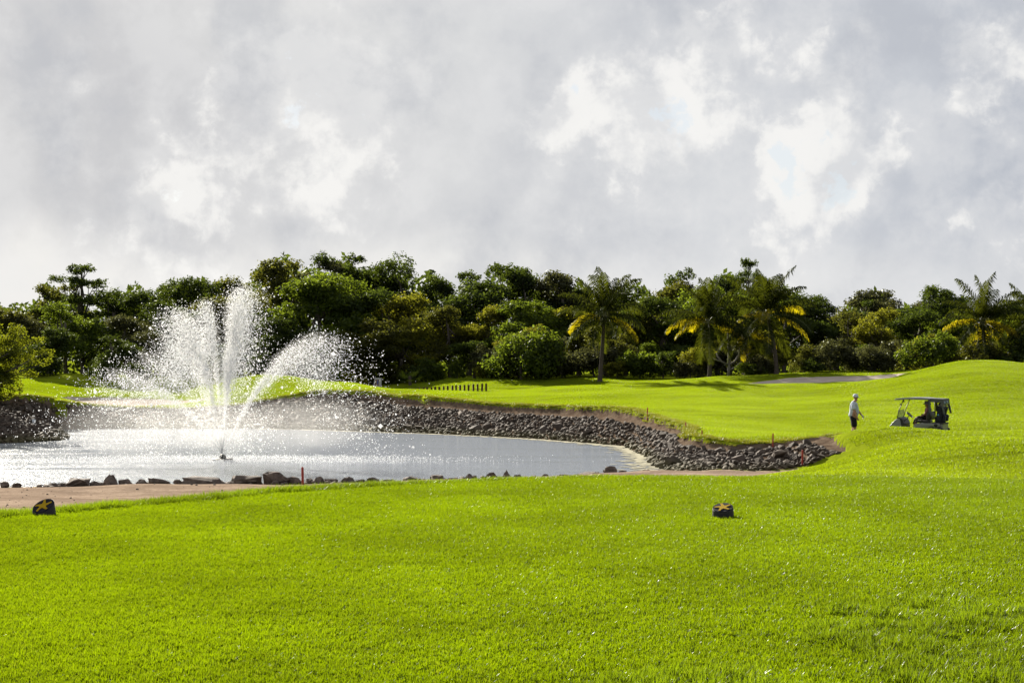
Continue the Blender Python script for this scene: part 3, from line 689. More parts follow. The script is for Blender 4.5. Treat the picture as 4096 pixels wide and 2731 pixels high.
# ------------------------------------------------------------------ rocks
def hull_rock(seed, n=13, flat=.7, blocky=False):
    g = np.random.default_rng(seed); bm = bmesh.new()
    for i in range(n):
        d = g.normal(size=3); d /= np.linalg.norm(d)
        if blocky: d = np.sign(d) * np.abs(d) ** .66; d /= np.max(np.abs(d))
        d *= g.uniform(.82, 1.05); bm.verts.new((d[0], d[1] * .85, d[2] * flat))
    r = bmesh.ops.convex_hull(bm, input=bm.verts)
    bmesh.ops.delete(bm, geom=[e for e in r['geom_interior'] if isinstance(e, bmesh.types.BMVert)], context='VERTS')
    bmesh.ops.recalc_face_normals(bm, faces=bm.faces)
    me = bpy.data.meshes.new('rock'); bm.to_mesh(me); bm.free(); return me
t = NT('bank_rock'); v = t.pos(); oi = t.n('ShaderNodeObjectInfo').outputs['Random']
a = t.noise(4.5, 6, .65, v); b = t.noise(1.1, 2, .5, v)
c = t.mix(t.ramp(a, .3, .72), (.022, .0165, .0130), (.070, .054, .043))
c = t.mix(t.math('MULTIPLY', t.ramp(b, .45, .7), .5), c, (0.0920, 0.0656, 0.0496))
c = t.mix(t.math('MULTIPLY', oi, .4), c, (.105, .082, .064))
sx = t.n('ShaderNodeSeparateXYZ'); t.l(v, sx.inputs[0])
wet = t.ramp(t.math('ADD', sx.outputs['Z'], t.math('MULTIPLY', a, .25)), WATER + .62, WATER + .22)
c = t.mix(t.math('MULTIPLY', wet, .7), c, (0.0680, 0.0624, 0.0240))          # algae on the stones at the waterline
rock_mat = t.done(t.princ(c, .85, .25, normal=t.bump(t.noise(16, 5, .7, v), .6, .03)))
ROCKS = [hull_rock(40 + i, 12 + i % 4, .6 + .05 * (i % 5)) for i in range(9)]
for m_ in ROCKS: m_.materials.append(rock_mat)
bank = empty('rock_bank', TOE[17] + Vector((0, 2, 0)))
tag(bank, 'long bank of piled grey boulders around the far and right shore of the pond', 'rock bank')
bx_, by_, n_try = [], [], 0
g2 = np.random.default_rng(77)
XX = g2.uniform(-34, 14, 260000); YY = g2.uniform(47, 90, 260000)
ok = inside(XX, YY, BANK); XX, YY = XX[ok], YY[ok]
dT = seg_dist(XX, YY, TOE); dL = seg_dist(XX, YY, LIP); tt = dT / (dT + dL)
uu_ = CU + XX / YY * F
lim = np.where(uu_ < 1450, .93, np.interp(uu_, [1450, 1700, 2500, 2700, 3100, 3300, 3380], [.90, .78, .68, .74, .80, .66, .5]))
keep = tt < lim + g2.uniform(-.06, .03, len(tt)); XX, YY, tt, uu_ = XX[keep], YY[keep], tt[keep], uu_[keep]
# one rock per cell, as rubble packs
size = np.clip(g2.lognormal(math.log(.112), .34, len(XX)), .055, .21) * np.where(g2.random(len(XX)) < .012, 1.85, 1.0) * np.where(uu_ < 1500, 1.4, 1.0)
cell = {}; sel = []
order = np.argsort(-size * g2.uniform(.55, 1.0, len(size)))
for i in order:
    cx, cy, r = XX[i], YY[i], size[i] * .62; ck = (int(cx / .7), int(cy / .7)); hit = False
    for ax in (-1, 0, 1):
        for ay in (-1, 0, 1):
            for (px, py, pr_) in cell.get((ck[0] + ax, ck[1] + ay), ()):
                if (px - cx) ** 2 + (py - cy) ** 2 < (r + pr_) ** 2 * .62: hit = True; break
            if hit: break
        if hit: break
    if not hit: cell.setdefault(ck, []).append((cx, cy, r)); sel.append(i)
sel = np.array(sel); RX, RY, RS = XX[sel], YY[sel], size[sel]
RZ = ground_full(RX, RY)[0] + RS * .12
# stones standing in the water's edge
show = RS / RY * np.where((np.abs(RX / RY) < .37), 1, 0)
big_i = np.argsort(-show)[:300]; rest = np.setdiff1d(np.arange(len(RX)), big_i)
inv = bank.matrix_world
for i in big_i:
    o = bpy.data.objects.new('rock', ROCKS[i % 9]); link(o, bank)
    o.location = Vector((RX[i], RY[i], RZ[i])) - bank.location; s = RS[i]
    o.scale = (s * g2.uniform(.8, 1.25), s * g2.uniform(.7, 1.0), s * g2.uniform(.75, 1.15)); o.rotation_euler = (g2.uniform(-.5, .5), g2.uniform(-.5, .5), g2.uniform(0, 6.28))
VV, FF, off = [], [], 0
rv = []
for m_ in ROCKS:
    co = np.empty(len(m_.vertices) * 3); m_.vertices.foreach_get('co', co); rv.append((co.reshape(-1, 3), np.array([p.vertices[:] for p in m_.polygons])))
for i in rest:
    co, fa = rv[i % 9]; s = RS[i]; a, b, c_ = g2.uniform(-.5, .5), g2.uniform(-.5, .5), g2.uniform(0, 6.28)
    Mx = np.array(Matrix.Rotation(c_, 3, 'Z') @ Matrix.Rotation(b, 3, 'Y') @ Matrix.Rotation(a, 3, 'X'))
    VV.append((co * s * g2.uniform(.8, 1.15, 3)) @ Mx.T + np.array([RX[i], RY[i], RZ[i]]) - np.array(bank.location)); FF.append(fa + off); off += len(co)
tag(obj('rubble', mesh_np('rubble', np.concatenate(VV), np.concatenate(FF), rock_mat), bank), kind='stuff')

# boulders on the near shore, from left to right: (u, top row, foot row, width px, shape, words)
t = NT('shore_rock'); v = t.pos(); a = t.noise(5, 6, .7, v)
c = t.mix(t.ramp(a, .3, .7), (0.0638, 0.0510, 0.0450), (0.1680, 0.1360, 0.1160)); c = t.mix(t.math('MULTIPLY', t.ramp(t.noise(18, 4, .7, v), .5, .7), .5), c, (.07, .058, .05))
shore_mat = t.done(t.princ(c, .9, .2, normal=t.bump(t.noise(12, 6, .75, v), .8, .05)))
def boulder_mesh(seed, blocky):
    me = hull_rock(seed, 26, .8, blocky); bm = bmesh.new(); bm.from_mesh(me)
    bmesh.ops.subdivide_edges(bm, edges=bm.edges, cuts=1, use_grid_fill=True)
    g = random.Random(seed)
    for v_ in bm.verts: v_.co += v_.normal * g.uniform(-.15, .12)
    bm.to_mesh(me); bm.free(); me.name = 'boulder'; me.materials.append(shore_mat); return me
BL = [(21,1923,1948,46,0,'round boulder at the far left end of the near shore'),(67,1930,1948,40,0,'small boulder second from the left on the near shore'),(215,1929,1946,28,0,'little pointed stone left of the first big near-shore boulder'),
      (252,1930,1946,46,0,'low stone leaning on the first big near-shore boulder'),(315,1913,1946,86,1,'wide brown boulder, first big one on the near shore'),(385,1922,1945,58,0,'low stone between wide brown and pyramid-shaped boulders'),
      (443,1902,1946,74,2,'pyramid-shaped boulder on the near shore'),(505,1918,1943,54,1,'flat-sided boulder right of the pyramid-shaped boulder'),(567,1914,1942,50,2,'peaked boulder standing alone on the near shore'),(640,1913,1943,92,1,'long square-ended boulder on the near shore'),
      (714,1916,1940,42,0,'round stone just left of the long low slab'),(818,1909,1941,158,1,'long low slab on the near shore below the fountain'),(915,1926,1938,46,0,'flat stone between the long slab and the ledge'),(992,1904,1938,118,1,'broad ledge-like rock left of the highest boulder'),
      (1100,1884,1936,104,0,'highest boulder on the near shore, left of the red stake'),(1176,1900,1936,62,0,'slumped boulder touching the red stake from the left'),(1236,1911,1934,36,0,'small stone just right of the near red stake'),(1276,1908,1934,54,2,'peaked stone second right of the near red stake'),
      (1325,1916,1933,48,1,'flat stone third right of the near red stake'),(1390,1904,1933,60,2,'big peaked boulder at the tee grass edge'),(1489,1907,1932,54,0,'round boulder half hidden by the tee grass edge'),(1550,1915,1930,46,0,'dark low stone right of the half hidden round boulder'),
      (1642,1907,1928,50,1,'flat dark stone over the tee grass, straight below the sign board'),(1746,1903,1926,56,1,'flat dark stone over the tee grass, below the low posts'),(1876,1896,1922,38,0,'small dark stone over the tee grass, below the middle posts'),(1965,1890,1920,54,0,'left lump of the dark rock pair below the tallest post'),
      (2026,1886,1918,42,2,'right lump of the dark rock pair below the tallest post'),(2072,1894,1917,36,0,'little dark stone right of the dark rock pair'),(2178,1895,1914,34,0,'barely showing stone over the tee grass edge'),(2353,1889,1910,86,1,'low dark ledge left of the big dome-shaped rock'),
      (2440,1866,1906,66,0,'big dome-shaped rock at the right end of the pond'),(2492,1879,1905,42,0,'stone leaning right of the big dome-shaped rock'),(2584,1877,1902,52,0,'lone dark boulder in the shallows by the rock bank')]
for i, (u, vt, vb, w, kind, lab) in enumerate(BL):
    D = 3.97 * F / (vb - HOR); p = P(u, vb, D); h = (vb - vt) * D / F * 1.12; wd = w * D / F
    me = boulder_mesh(900 + i, kind == 1)
    o = obj('boulder', me, None, (p.x, p.y, WATER + .02 + h * .38)); o.scale = (wd * .54, wd * .5 if w < 90 else wd * .33, h * .80); o.rotation_euler = (0, 0, random.uniform(-.35, .35))
    if kind == 2:
        for v_ in me.vertices:
            q = max(0, v_.co.z + .2); v_.co.x *= 1 - .55 * q; v_.co.y *= 1 - .5 * q; v_.co.z *= 1.12
    tag(o, lab, 'boulder', 'boulders along the near shore')

# small stones between the boulders of the near shore
VV, FF, off = [], [], 0
for i in range(420):
    u = random.uniform(150, 2700); vb = float(np.interp(u, [0, 800, 1500, 2000, 2640], [1949, 1938, 1931, 1918, 1896])) + random.gauss(0, 2.5); D = 3.97 * F / (vb - HOR); s = random.choice((.05, .07, .09, .13)) * random.uniform(.8, 1.3)
    co, fa = rv[i % 9]; Mx = np.array(Matrix.Rotation(random.uniform(0, 6), 3, 'Z')); VV.append((co * s) @ Mx.T + np.array([at(u, D), D, WATER + .03 + s * .25])); FF.append(fa + off); off += len(co)
for i in range(260):
    y = random.uniform(34.5, 44); x = random.uniform(-22, 3); s = random.choice((.012, .018, .025, .04)) * random.uniform(.8, 1.4)
    if not inside(np.array([x]), np.array([y]), SAND)[0]: continue
    co, fa = rv[i % 9]; VV.append(co * s + np.array([x, y, gz(x, y) + s * .3])); FF.append(fa + off); off += len(co)
tag(obj('shore_stones', mesh_np('shore_stones', np.concatenate(VV), np.concatenate(FF), shore_mat)), 'small loose stones strewn between the near-shore boulders', 'stones', kind='stuff')

# algae scum along the far shore
VV, FF, off = [], [], 0
acc = []
for i in range(10, NWET - 1):
    a, b = TOE[i], TOE[i + 1]; L = (b - a).length; nrm = Vector((b.y - a.y, -(b.x - a.x), 0)).normalized()
    for j in range(int(L * np.interp(i, [10, 16, 18, 22], [46, 46, 34, 22]))):
        q = random.random(); wdt = np.interp(i, [10, 15, 18, 22], [.45, .65, .9, 1.5]); p = a.lerp(b, q) + nrm * (abs(random.gauss(0, .5)) * wdt - .1)
        r = random.uniform(.04, .17); k = 6; th = random.uniform(0, 6.28)
        ring = [(p.x + 1.8 * r * random.uniform(.6, 1.1) * math.cos(th + 6.283 * m_ / k), p.y + r * random.uniform(.6, 1.1) * math.sin(th + 6.283 * m_ / k), WATER + .004 + .00001 * len(VV)) for m_ in range(k)]
        VV.append(ring); FF.append(list(range(off, off + k))); off += k
scum = simple('pond_scum', (.30, .275, .17), .8, .3, var=.3, scale=3)
tag(obj('floating_algae', mesh_np('floating_algae', np.array(VV).reshape(-1, 3), np.array(FF), scum)), 'pale scum of algae floating along the far waterline', 'algae', kind='stuff')
# ------------------------------------------------------------------ instancing on the points of one mesh (for what nobody could count)
_gn = None
def gn_group():
    global _gn
    if _gn: return _gn
    g = bpy.data.node_groups.new('scatter', 'GeometryNodeTree'); _gn = g
    g.interface.new_socket('Geometry', in_out='INPUT', socket_type='NodeSocketGeometry'); g.interface.new_socket('Geometry', in_out='OUTPUT', socket_type='NodeSocketGeometry')
    N = g.nodes; gi = N.new('NodeGroupInput'); go = N.new('NodeGroupOutput'); sp = N.new('GeometryNodeSeparateGeometry'); sp.domain = 'POINT'
    def at_(n_, ty):
        q = N.new('GeometryNodeInputNamedAttribute'); q.data_type = ty; q.inputs['Name'].default_value = n_; return q.outputs['Attribute']
    cp = N.new('FunctionNodeCompare'); cp.data_type = 'FLOAT'; cp.operation = 'GREATER_THAN'; cp.inputs[1].default_value = .5
    L = g.links; L.new(at_('is_pt', 'FLOAT'), cp.inputs[0]); L.new(cp.outputs[0], sp.inputs['Selection']); L.new(gi.outputs[0], sp.inputs['Geometry'])
    ip = N.new('GeometryNodeInstanceOnPoints'); L.new(sp.outputs['Selection'], ip.inputs['Points']); L.new(sp.outputs['Inverted'], ip.inputs['Instance'])
    er = N.new('FunctionNodeEulerToRotation'); L.new(at_('rot', 'FLOAT_VECTOR'), er.inputs[0]); L.new(er.outputs[0], ip.inputs['Rotation'])
    L.new(at_('scl', 'FLOAT_VECTOR'), ip.inputs['Scale']); L.new(ip.outputs[0], go.inputs[0]); return g
def scatter(name, bv, bf, pts, rot, scl, mat, parent=None, smooth=False):
    nb, npt = len(bv), len(pts)
    me = mesh_np(name, np.concatenate([bv, pts]), bf, mat, smooth)
    a = me.attributes.new('is_pt', 'FLOAT', 'POINT'); a.data.foreach_set('value', np.r_[np.zeros(nb), np.ones(npt)].astype(np.float32))
    for nm, arr in (('rot', rot), ('scl', scl)):
        a = me.attributes.new(nm, 'FLOAT_VECTOR', 'POINT'); a.data.foreach_set('vector', np.concatenate([np.zeros((nb, 3)), arr]).astype(np.float32).ravel())
    o = obj(name, me, parent); md = o.modifiers.new('scatter', 'NODES'); md.node_group = gn_group(); return o

# ------------------------------------------------------------------ grass blades
def blades(n, side, h, w, seed, lean=.5, curl=.35, clump=0.):
    g = np.random.default_rng(seed); b = np.zeros((n, 3)); b[:, :2] = g.uniform(-side / 2, side / 2, (n, 2))
    a = g.uniform(0, 6.283, n); hh = h * g.uniform(.45, 1.15, n) * (1 + .45 * clump * np.sin(b[:, 0] * 61 + 3 * np.sin(b[:, 1] * 23)) * np.sin(b[:, 1] * 57 + 2 * np.sin(b[:, 0] * 31))); ww = w * g.uniform(.7, 1.3, n)
    la = g.uniform(0, 6.283, n); le = np.abs(g.normal(0, lean, n))
    d = np.stack([np.sin(le) * np.cos(la), np.sin(le) * np.sin(la), np.cos(le)], 1); sd_ = np.stack([np.cos(a), np.sin(a), np.zeros(n)], 1)
    mid = b + d * (hh * .55)[:, None]; d2 = d + np.stack([np.cos(la), np.sin(la), -np.ones(n) * .5], 1) * (curl * g.uniform(.2, 1.2, n))[:, None]; d2 /= np.linalg.norm(d2, axis=1, keepdims=True)
    tip = mid + d2 * (hh * .5)[:, None]; q = sd_ * (ww / 2)[:, None]
    v = np.stack([b - q, b + q, mid + q * .8, mid - q * .8, tip], 1).reshape(-1, 3); k = np.arange(n)[:, None] * 5
    return v, [k + np.array([[0, 1, 2, 3]]), k + np.array([[3, 2, 4]])]
def grassmat(name, c1, c2, c3, trans, tm=.5, st=(1, 1, 1)):
    t = NT(name); v = t.pos(); a = t.noise(.55, 5, .62, t.scale(v, st)); b = t.noise(30, 2, .6, v); trd = tuple(x * .68 for x in trans); trans = t.mix(t.ramp(a, .32, .66), trans, trd); c_ = t.mix(t.ramp(a, .3, .7), c1, c2); c_ = t.mix(t.math('MULTIPLY', t.ramp(b, .55, .75), .8), c_, c3)
    tr = t.n('ShaderNodeBsdfTranslucent'); t.put(tr.inputs[0], t.mix(t.math('MULTIPLY', t.ramp(b, .5, .75), .4), trans, (.34, .36, .02)))
    m = t.n('ShaderNodeMixShader'); m.inputs[0].default_value = tm; t.l(t.princ(c_, .38, .22), m.inputs[1]); t.l(tr.outputs[0], m.inputs[2]); return t.done(m.outputs[0])
tee_grass_mat = grassmat('tee_grass', (.042, .082, .0025), (.062, .100, .0030), (0.1425, 0.1425, 0.0150), (.210, .302, .0010), .54)
rough_mat = grassmat('long_grass', (.050, .075, .0035), (0.0630, 0.0875, 0.0049), (0.1330, 0.1260, 0.0140), (.205, .30, .004), .5)
g3 = np.random.default_rng(5)
def tee_pts(step, y0, y1, sel, half=.385):
    P_ = []
    for y in np.arange(y0, y1, step):
        xs = np.arange(-half * y - 2.2, half * y + 2.2, step); P_.append(np.c_[xs, np.full(len(xs), y)])
    P_ = np.concatenate(P_) + g3.uniform(-step * .17, step * .17, (sum(len(p) for p in P_), 2))
    q = inside(P_[:, 0], P_[:, 1], TEE); d = seg_dist(P_[:, 0], P_[:, 1], TEE_EDGE); return P_[sel(q, d, P_)]
def put_grass(name, pts, tile, mat, label, s=(.9, 1.1), tilt=0.):
    n = len(pts); z = ground_full(pts[:, 0], pts[:, 1])[0]; k = g3.uniform(*s, n)
    rot = np.c_[g3.normal(0, tilt, (n, 2)), g3.uniform(0, 6.283, n)]
    return tag(scatter(name, tile[0], tile[1], np.c_[pts, z], rot, np.stack([np.ones(n), np.ones(n), k], 1), mat), label, 'grass', kind='stuff')
put_grass('tee_grass', tee_pts(.36, 5.2, 20.2, lambda q, d, p: q & (d > .0)), blades(4000, .5, .030, .0058, 1, clump=1.), tee_grass_mat, 'short bright green grass covering the tee')
# longer grass along the edge of the tee and in the near right corner
eg = np.concatenate([tee_pts(.13, 11.5, 21, lambda q, d, p: (d < np.where(q, .10, .30)) & (p[:, 0] < 5.5)), tee_pts(.2, 17, 21, lambda q, d, p: (d < .12) & (p[:, 0] >= 5.5))])
et = blades(420, .26, .118, .0062, 2, .42)
n_ = len(eg); ks = np.interp(eg[:, 0], [-2.6, -.8, 3], [.9, .55, .42]) * g3.uniform(.7, 1.2, n_)
tag(scatter('edge_grass', et[0], et[1], np.c_[eg, ground_full(eg[:, 0], eg[:, 1])[0]], np.c_[np.zeros((n_, 2)), g3.uniform(0, 6.283, n_)], np.stack([np.ones(n_), np.ones(n_), ks], 1), rough_mat), 'longer grass along the far edge of the tee', 'grass', kind='stuff')
cor = tee_pts(.11, 6.3, 9.8, lambda q, d, p: q)
f_ = (cor[:, 0] - .55 - .75 * (cor[:, 1] - 6.9)) * .9 + .55 * np.sin(cor[:, 0] * 2.3 + cor[:, 1]) + .3 * np.sin(cor[:, 0] * 5 - cor[:, 1] * 4)
tuft = np.sin(cor[:, 0] * 4.1 + 1.3 * np.sin(cor[:, 1] * 5)) * np.sin(cor[:, 1] * 6.3 + np.sin(cor[:, 0] * 3)) > -.45
put_grass('rough_grass', cor[(f_ > .25) & (cor[:, 0] > 0) & tuft & (g3.random(len(cor)) < .75)], blades(230, .16, .075, .0058, 3, .55), rough_mat, 'coarser tufted grass in the near right corner of the tee', (.6, 1.2), .12)
# grass of the fairway and the slopes beyond the tee
FX, FY = [], []
for y in np.arange(35, 101, .8):
    xs = np.arange(-.40 * y - 2, .40 * y + 2, .8); FX.append(xs); FY.append(np.full(len(xs), y))
FX = np.concatenate(FX); FY = np.concatenate(FY); FX = FX + g3.uniform(-.15, .15, len(FX)); FY = FY + g3.uniform(-.15, .15, len(FY))
_, s1, s2, _ = ground_full(FX, FY); ok = (s1 < .02) & (s2 < .02)
for poly, dd in ((BANK, .45), (SAND, .45), (POND, .5), (BUNK_L, .4), (BUNK_R, .4)): ok &= ~inside(FX, FY, poly) & (seg_dist(FX, FY, poly, True) > dd)
fp_ = np.c_[FX, FY][ok]
e_ = .45; zx = ground_full(fp_[:, 0] + e_, fp_[:, 1])[0] - ground_full(fp_[:, 0] - e_, fp_[:, 1])[0]; zy = ground_full(fp_[:, 0], fp_[:, 1] + e_)[0] - ground_full(fp_[:, 0], fp_[:, 1] - e_)[0]
n_ = len(fp_); tile = blades(1500, 1.05, .042, .012, 6, .6)
rot_ = np.c_[np.arctan(zy / (2 * e_)), -np.arctan(zx / (2 * e_)), np.zeros(n_)]
fair_mat = grassmat('fairway_grass', (.056, .090, .003), (.080, .112, .005), (.14, .145, .018), (.308, .412, .002), .54, (.28, 1.1, 1))
tag(scatter('fairway_grass', tile[0], tile[1], np.c_[fp_, ground_full(fp_[:, 0], fp_[:, 1])[0] - .004], rot_, np.stack([np.ones(n_), np.ones(n_), g3.uniform(.75, 1.15, n_)], 1), fair_mat), 'mown grass of the fairway and slopes beyond the tee', 'grass', kind='stuff')
# grass hanging over the lip of the rock bank
lp = []
for i in range(1, len(LIP) - 4):
    a, b = LIP[i], LIP[i + 1]; L = (b - a).length
    if abs(a.x / a.y) > .42: continue
    nn = Vector((b.y - a.y, -(b.x - a.x), 0)).normalized()
    for j in range(int(L * 16)):
        p = a.lerp(b, random.random()) - nn * random.uniform(-.10, .40); lp.append((p.x, p.y))
lp = np.array(lp)
put_grass('bank_edge_grass', lp, blades(190, .32, .095, .010, 4, .65, .5), grassmat('bank_edge_grass', (0.0700, 0.0840, 0.0056), (0.0980, 0.1050, 0.0070), (0.0960, 0.0720, 0.0180), (0.2880, 0.3024, 0.0144), .45), 'rough grass hanging over the edge above the rock bank', (.5, 1.1), .1)

# ------------------------------------------------------------------ tee markers
mk_side = simple('marker_black', (.012, .011, .012), .55, .4, var=.4, scale=20, bump=.4)
mk_face = simple('marker_face', (.026, .026, .036), .9, .12, var=.5, scale=60, bump=.8)
mk_star = simple('marker_star', (.50, .32, .012), .85, .1, var=.35, scale=50, bump=.5)
def starfish(n=5, r1=.085, r0=.028, twist=.25):
    p = []
    for i in range(n):
        a = math.pi / 2 + 2 * math.pi * i / n
        for da, r in ((-.62, r0), (-.26, r1 * .58), (-.13 + twist * .3, r1 * .96), (.09 + twist * .4, r1 * .97), (.24, r1 * .56)):
            p.append((r * math.cos(a + da), r * math.sin(a + da)))
    return p
def marker(u, vb, wpx, hpx, tilt, roll, label, dome):
    D = CAMZ * F / (vb - HOR); p = P(u, vb, D); w = wpx * D / F; h = hpx * D / F; rd = w / 2 * .97
    e = empty('tee_marker', (p.x, p.y + rd * .5, 0))
    # a log slice cut on the slant: the sloping face looks back to the tee
    n = 28; top = []; bot = []
    for i in range(n):
        a = 2 * math.pi * i / n; x, y = rd * math.cos(a), rd * math.sin(a) * .8
        bot.append((x * (1.06 if dome else 1.03), y, -.03)); top.append((x * .96 - roll * .35 * h, y, h - rd * .8 * math.tan(tilt) - rd * roll * .5 + y * math.tan(tilt) + x * roll))
    m = MB(); m.add(bot + top, [tuple(range(n - 1, -1, -1))] + [(i, (i + 1) % n, (i + 1) % n + n, i + n) for i in range(n)] + [tuple(range(n, 2 * n))])
    m.build('block', mk_side, e, False, .006)
    cz = sum(q[2] for q in top) / n; cx = sum(q[0] for q in top) / n
    nx = Vector((1, 0, roll)).normalized(); ny = Vector((0, 1, math.tan(tilt))).normalized(); nn = nx.cross(ny).normalized()
    m = MB(); ring = [Vector((cx, 0, cz)) + nx * (rd * .93 * math.cos(2*math.pi*i/n)) + ny * (rd * .8 * .93 / ny.y * math.sin(2*math.pi*i/n)) + nn * .003 for i in range(n)]
    m.add(ring + [q + nn * .004 for q in ring], [tuple(range(n, 2 * n))] + [(i, (i + 1) % n, (i + 1) % n + n, i + n) for i in range(n)])
    m.build('face', mk_face, e)
    st = starfish(5, rd * .80, rd * .30); k = len(st); sy = .82 / ny.y
    r_ = [Vector((cx, 0, cz)) + nx * x + ny * y * sy + nn * .0075 for x, y in st]; c0 = Vector((cx, 0, cz)) + nn * .012
    m = MB(); m.add(r_ + [q + nn * .005 for q in r_] + [c0], [(i, (i + 1) % k, (i + 1) % k + k, i + k) for i in range(k)] + [(i + k, (i + 1) % k + k, 2 * k) for i in range(k)])
    m.build('star', mk_star, e)
    tag(e, label, 'tee marker', 'tee markers')
marker(171, 2066, 92, 70, .62, .20, 'steep black tee marker with yellow starfish at the left edge of the tee', True)
marker(2897, 2075, 90, 60, .40, .12, 'low black tee marker with yellow starfish in the middle of the tee', False)

# ------------------------------------------------------------------ red hazard stakes
stake_red = simple('stake_red', (.36, .045, .03), .6, .3, var=.3, scale=12)
for (u, vt, vb, D, th, lab) in ((1211,1866,1952,44.4,.078,'red stake on the near shore beside the highest boulder'),(1996,1608,1631,79.4,.07,'small red stake under the grass lip of the far bank'),(2589,1629,1662,65.6,.055,'red stake on the dirt shelf where the bank bends'),
                                (2743,1688,1718,58.0,.05,'red stake at the notch in the grass edge'),(2808,1719,1751,55.0,.05,'red stake at the grass edge right of the notch'),(3091,1732,1780,52.6,.055,'tall red stake at the top of the right rock bank'),(3209,1798,1870,49.7,.07,'dark red stake at the right foot of the rock bank')):
    p = P(u, vb, D); zg_ = gz(p.x, p.y); h = CAMZ + (HOR - vt) / F * D - zg_; e = empty('stake', (p.x, p.y, zg_)); r = th / 2
    MB().lathe([(r, -.15), (r, h - r * 1.2), (r * .8, h - .3 * r), (r * .3, h)], 8).build('shaft', stake_red, e)
    tag(e, lab, 'stake', 'red hazard stakes'); e.rotation_euler = (0, random.uniform(-.03, .03), 0)

# ------------------------------------------------------------------ row of wooden posts by the track
post_mat = simple('post_wood', (.085, .045, .028), .85, .2, var=.35, scale=8, bump=.4)
px = [(535,284),(585,282),(638,282),(698,276),(762,268),(820,264),(884,262),(945,258),(1010,258),(1075,255),(1142,246),(1213,240),(1272,235),(1334,233),(1404,232),(1466,228),(1543,218),(1611,218),(1678,210),(1743,209)]
for i, (a, b) in enumerate(px):
    u, vt = 1500 + a * .2551, 1480 + b * .2551; q = i / 19; D = 91.6 - 1.4 * q; x = at(u, D); zt = CAMZ + (HOR - vt) / F * D
    zb = min(gz(x, D), zt - .3) - .08; h = zt - zb; w = .115 * random.uniform(.92, 1.1)
    m = MB(); m.prism([(-w / 2, 0), (w / 2, 0), (w / 2, h - .015), (w / 2 - .015, h), (-w / 2 + .015, h), (-w / 2, h - .015)], -.06, .06)
    o = m.build('wooden_post', post_mat, None, loc=(x, D, zb)); o.rotation_euler = (0, random.uniform(-.03, .03), random.uniform(-.2, .2))
    words = ['first', 'second', 'third', 'fourth', 'fifth', 'sixth', 'seventh', 'eighth', 'ninth', 'tenth']
    lab = ('leftmost and lowest' if i == 0 else 'rightmost and tallest' if i == 19 else (words[i] + ' from the left,' if i < 10 else words[19 - i] + ' from the right,')) + ' brown wooden post in the row beside the track'
    tag(o, lab, 'post', 'wooden posts beside the track')

# ------------------------------------------------------------------ sign board
wht = simple('sign_white', (.42, .42, .44), .6, .4, var=.15, scale=30)
p = P(1510, 1545, 92.4); e = empty('sign_board', (p.x, p.y, gz(p.x, p.y))); e.rotation_euler = (0, 0, .12)
M = Matrix.Rotation(-.10, 4, 'X') @ Matrix.Shear('XZ', 4, (.12, 0)) if False else Matrix.Rotation(-.12, 4, 'X')
z0 = CAMZ + (HOR - 1546) / F * 92.4 - e.location.z
MB().prism([(-.27, z0), (.25, z0), (.27, z0 + .57), (-.19, z0 + .57)], -.015, .015, M).build('panel', wht, e)
MB().prism([(-.20, z0 + .06), (.10, z0 + .06), (.12, z0 + .47), (-.14, z0 + .47)], -.022, -.017, M).build('picture', simple('sign_print', (.20, .13, .10), .5, .4, var=.5, scale=9), e)
MB().prism([(-.035, z0 + .17), (.04, z0 + .15), (.065, z0 + .30), (.05, z0 + .42), (-.01, z0 + .43), (-.04, z0 + .30)], -.028, -.0235, M).build('print_figure', simple('sign_blue', (.05, .09, .30), .5, .4), e)
for sx_ in (-.17, .2): MB().tube([(sx_, .02, z0 + .5), (sx_, .22, -.05)], .012, 6).build('leg', wht, e)
for sx_ in (-.2, .2): MB().box(sx_ - .012, sx_ + .012, -.012, .012, -.1, z0 + .02).build('leg', wht, e)
tag(e, 'small white sign board with a printed picture at the fairway edge', 'sign')

# small plant among the rocks
p = P(1697, 1634, 82.6); zz_ = gz(p.x, p.y); e = empty('leafy_plant', (p.x, p.y, zz_)); lm_ = leafmat('plant_leaf', (.10, .16, .015), (.14, .20, .02), (.45, .55, .03), .5)
MB().tube([(0, 0, -.05), (0, 0, .3)], [.025, .015], 6).build('stem', frond_stalk, e)
for i in range(16):
    a = i * 2.4; el = .2 + 1.0 * (i / 16); d = Vector((math.cos(a) * math.cos(el), math.sin(a) * math.cos(el), math.sin(el))); sx_ = d.cross(Vector((0, 0, 1))).normalized(); b = Vector((0, 0, .15 + .012 * i))
    MB().add([b, b + d * .16 + sx_ * .07, b + d * .34 + Vector((0, 0, -.04)), b + d * .16 - sx_ * .07], [(0, 1, 2, 3)]).build('leaf', lm_, e)
e.scale = (1.15,) * 3
tag(e, 'bright green leafy plant growing among the bank rocks', 'plant')
# white scrap on the left rocks
p = P(136, 1682, 72.6); m = MB(); m.add([(-.09, 0, 0), (.05, .02, .02), (.10, .05, .17), (-.02, .03, .24), (-.10, -.02, .2), (-.03, -.06, .1)], [(0, 1, 5), (1, 2, 5), (2, 3, 5), (3, 4, 5), (4, 0, 5), (4, 3, 2, 1, 0)])
tag(m.build('plastic_scrap', simple('scrap_white', (.62, .66, .70), .5, .4), None, loc=(p.x, p.y, gz(p.x, p.y) + .24)), 'small pale scrap lying on the left rock bank', 'scrap')
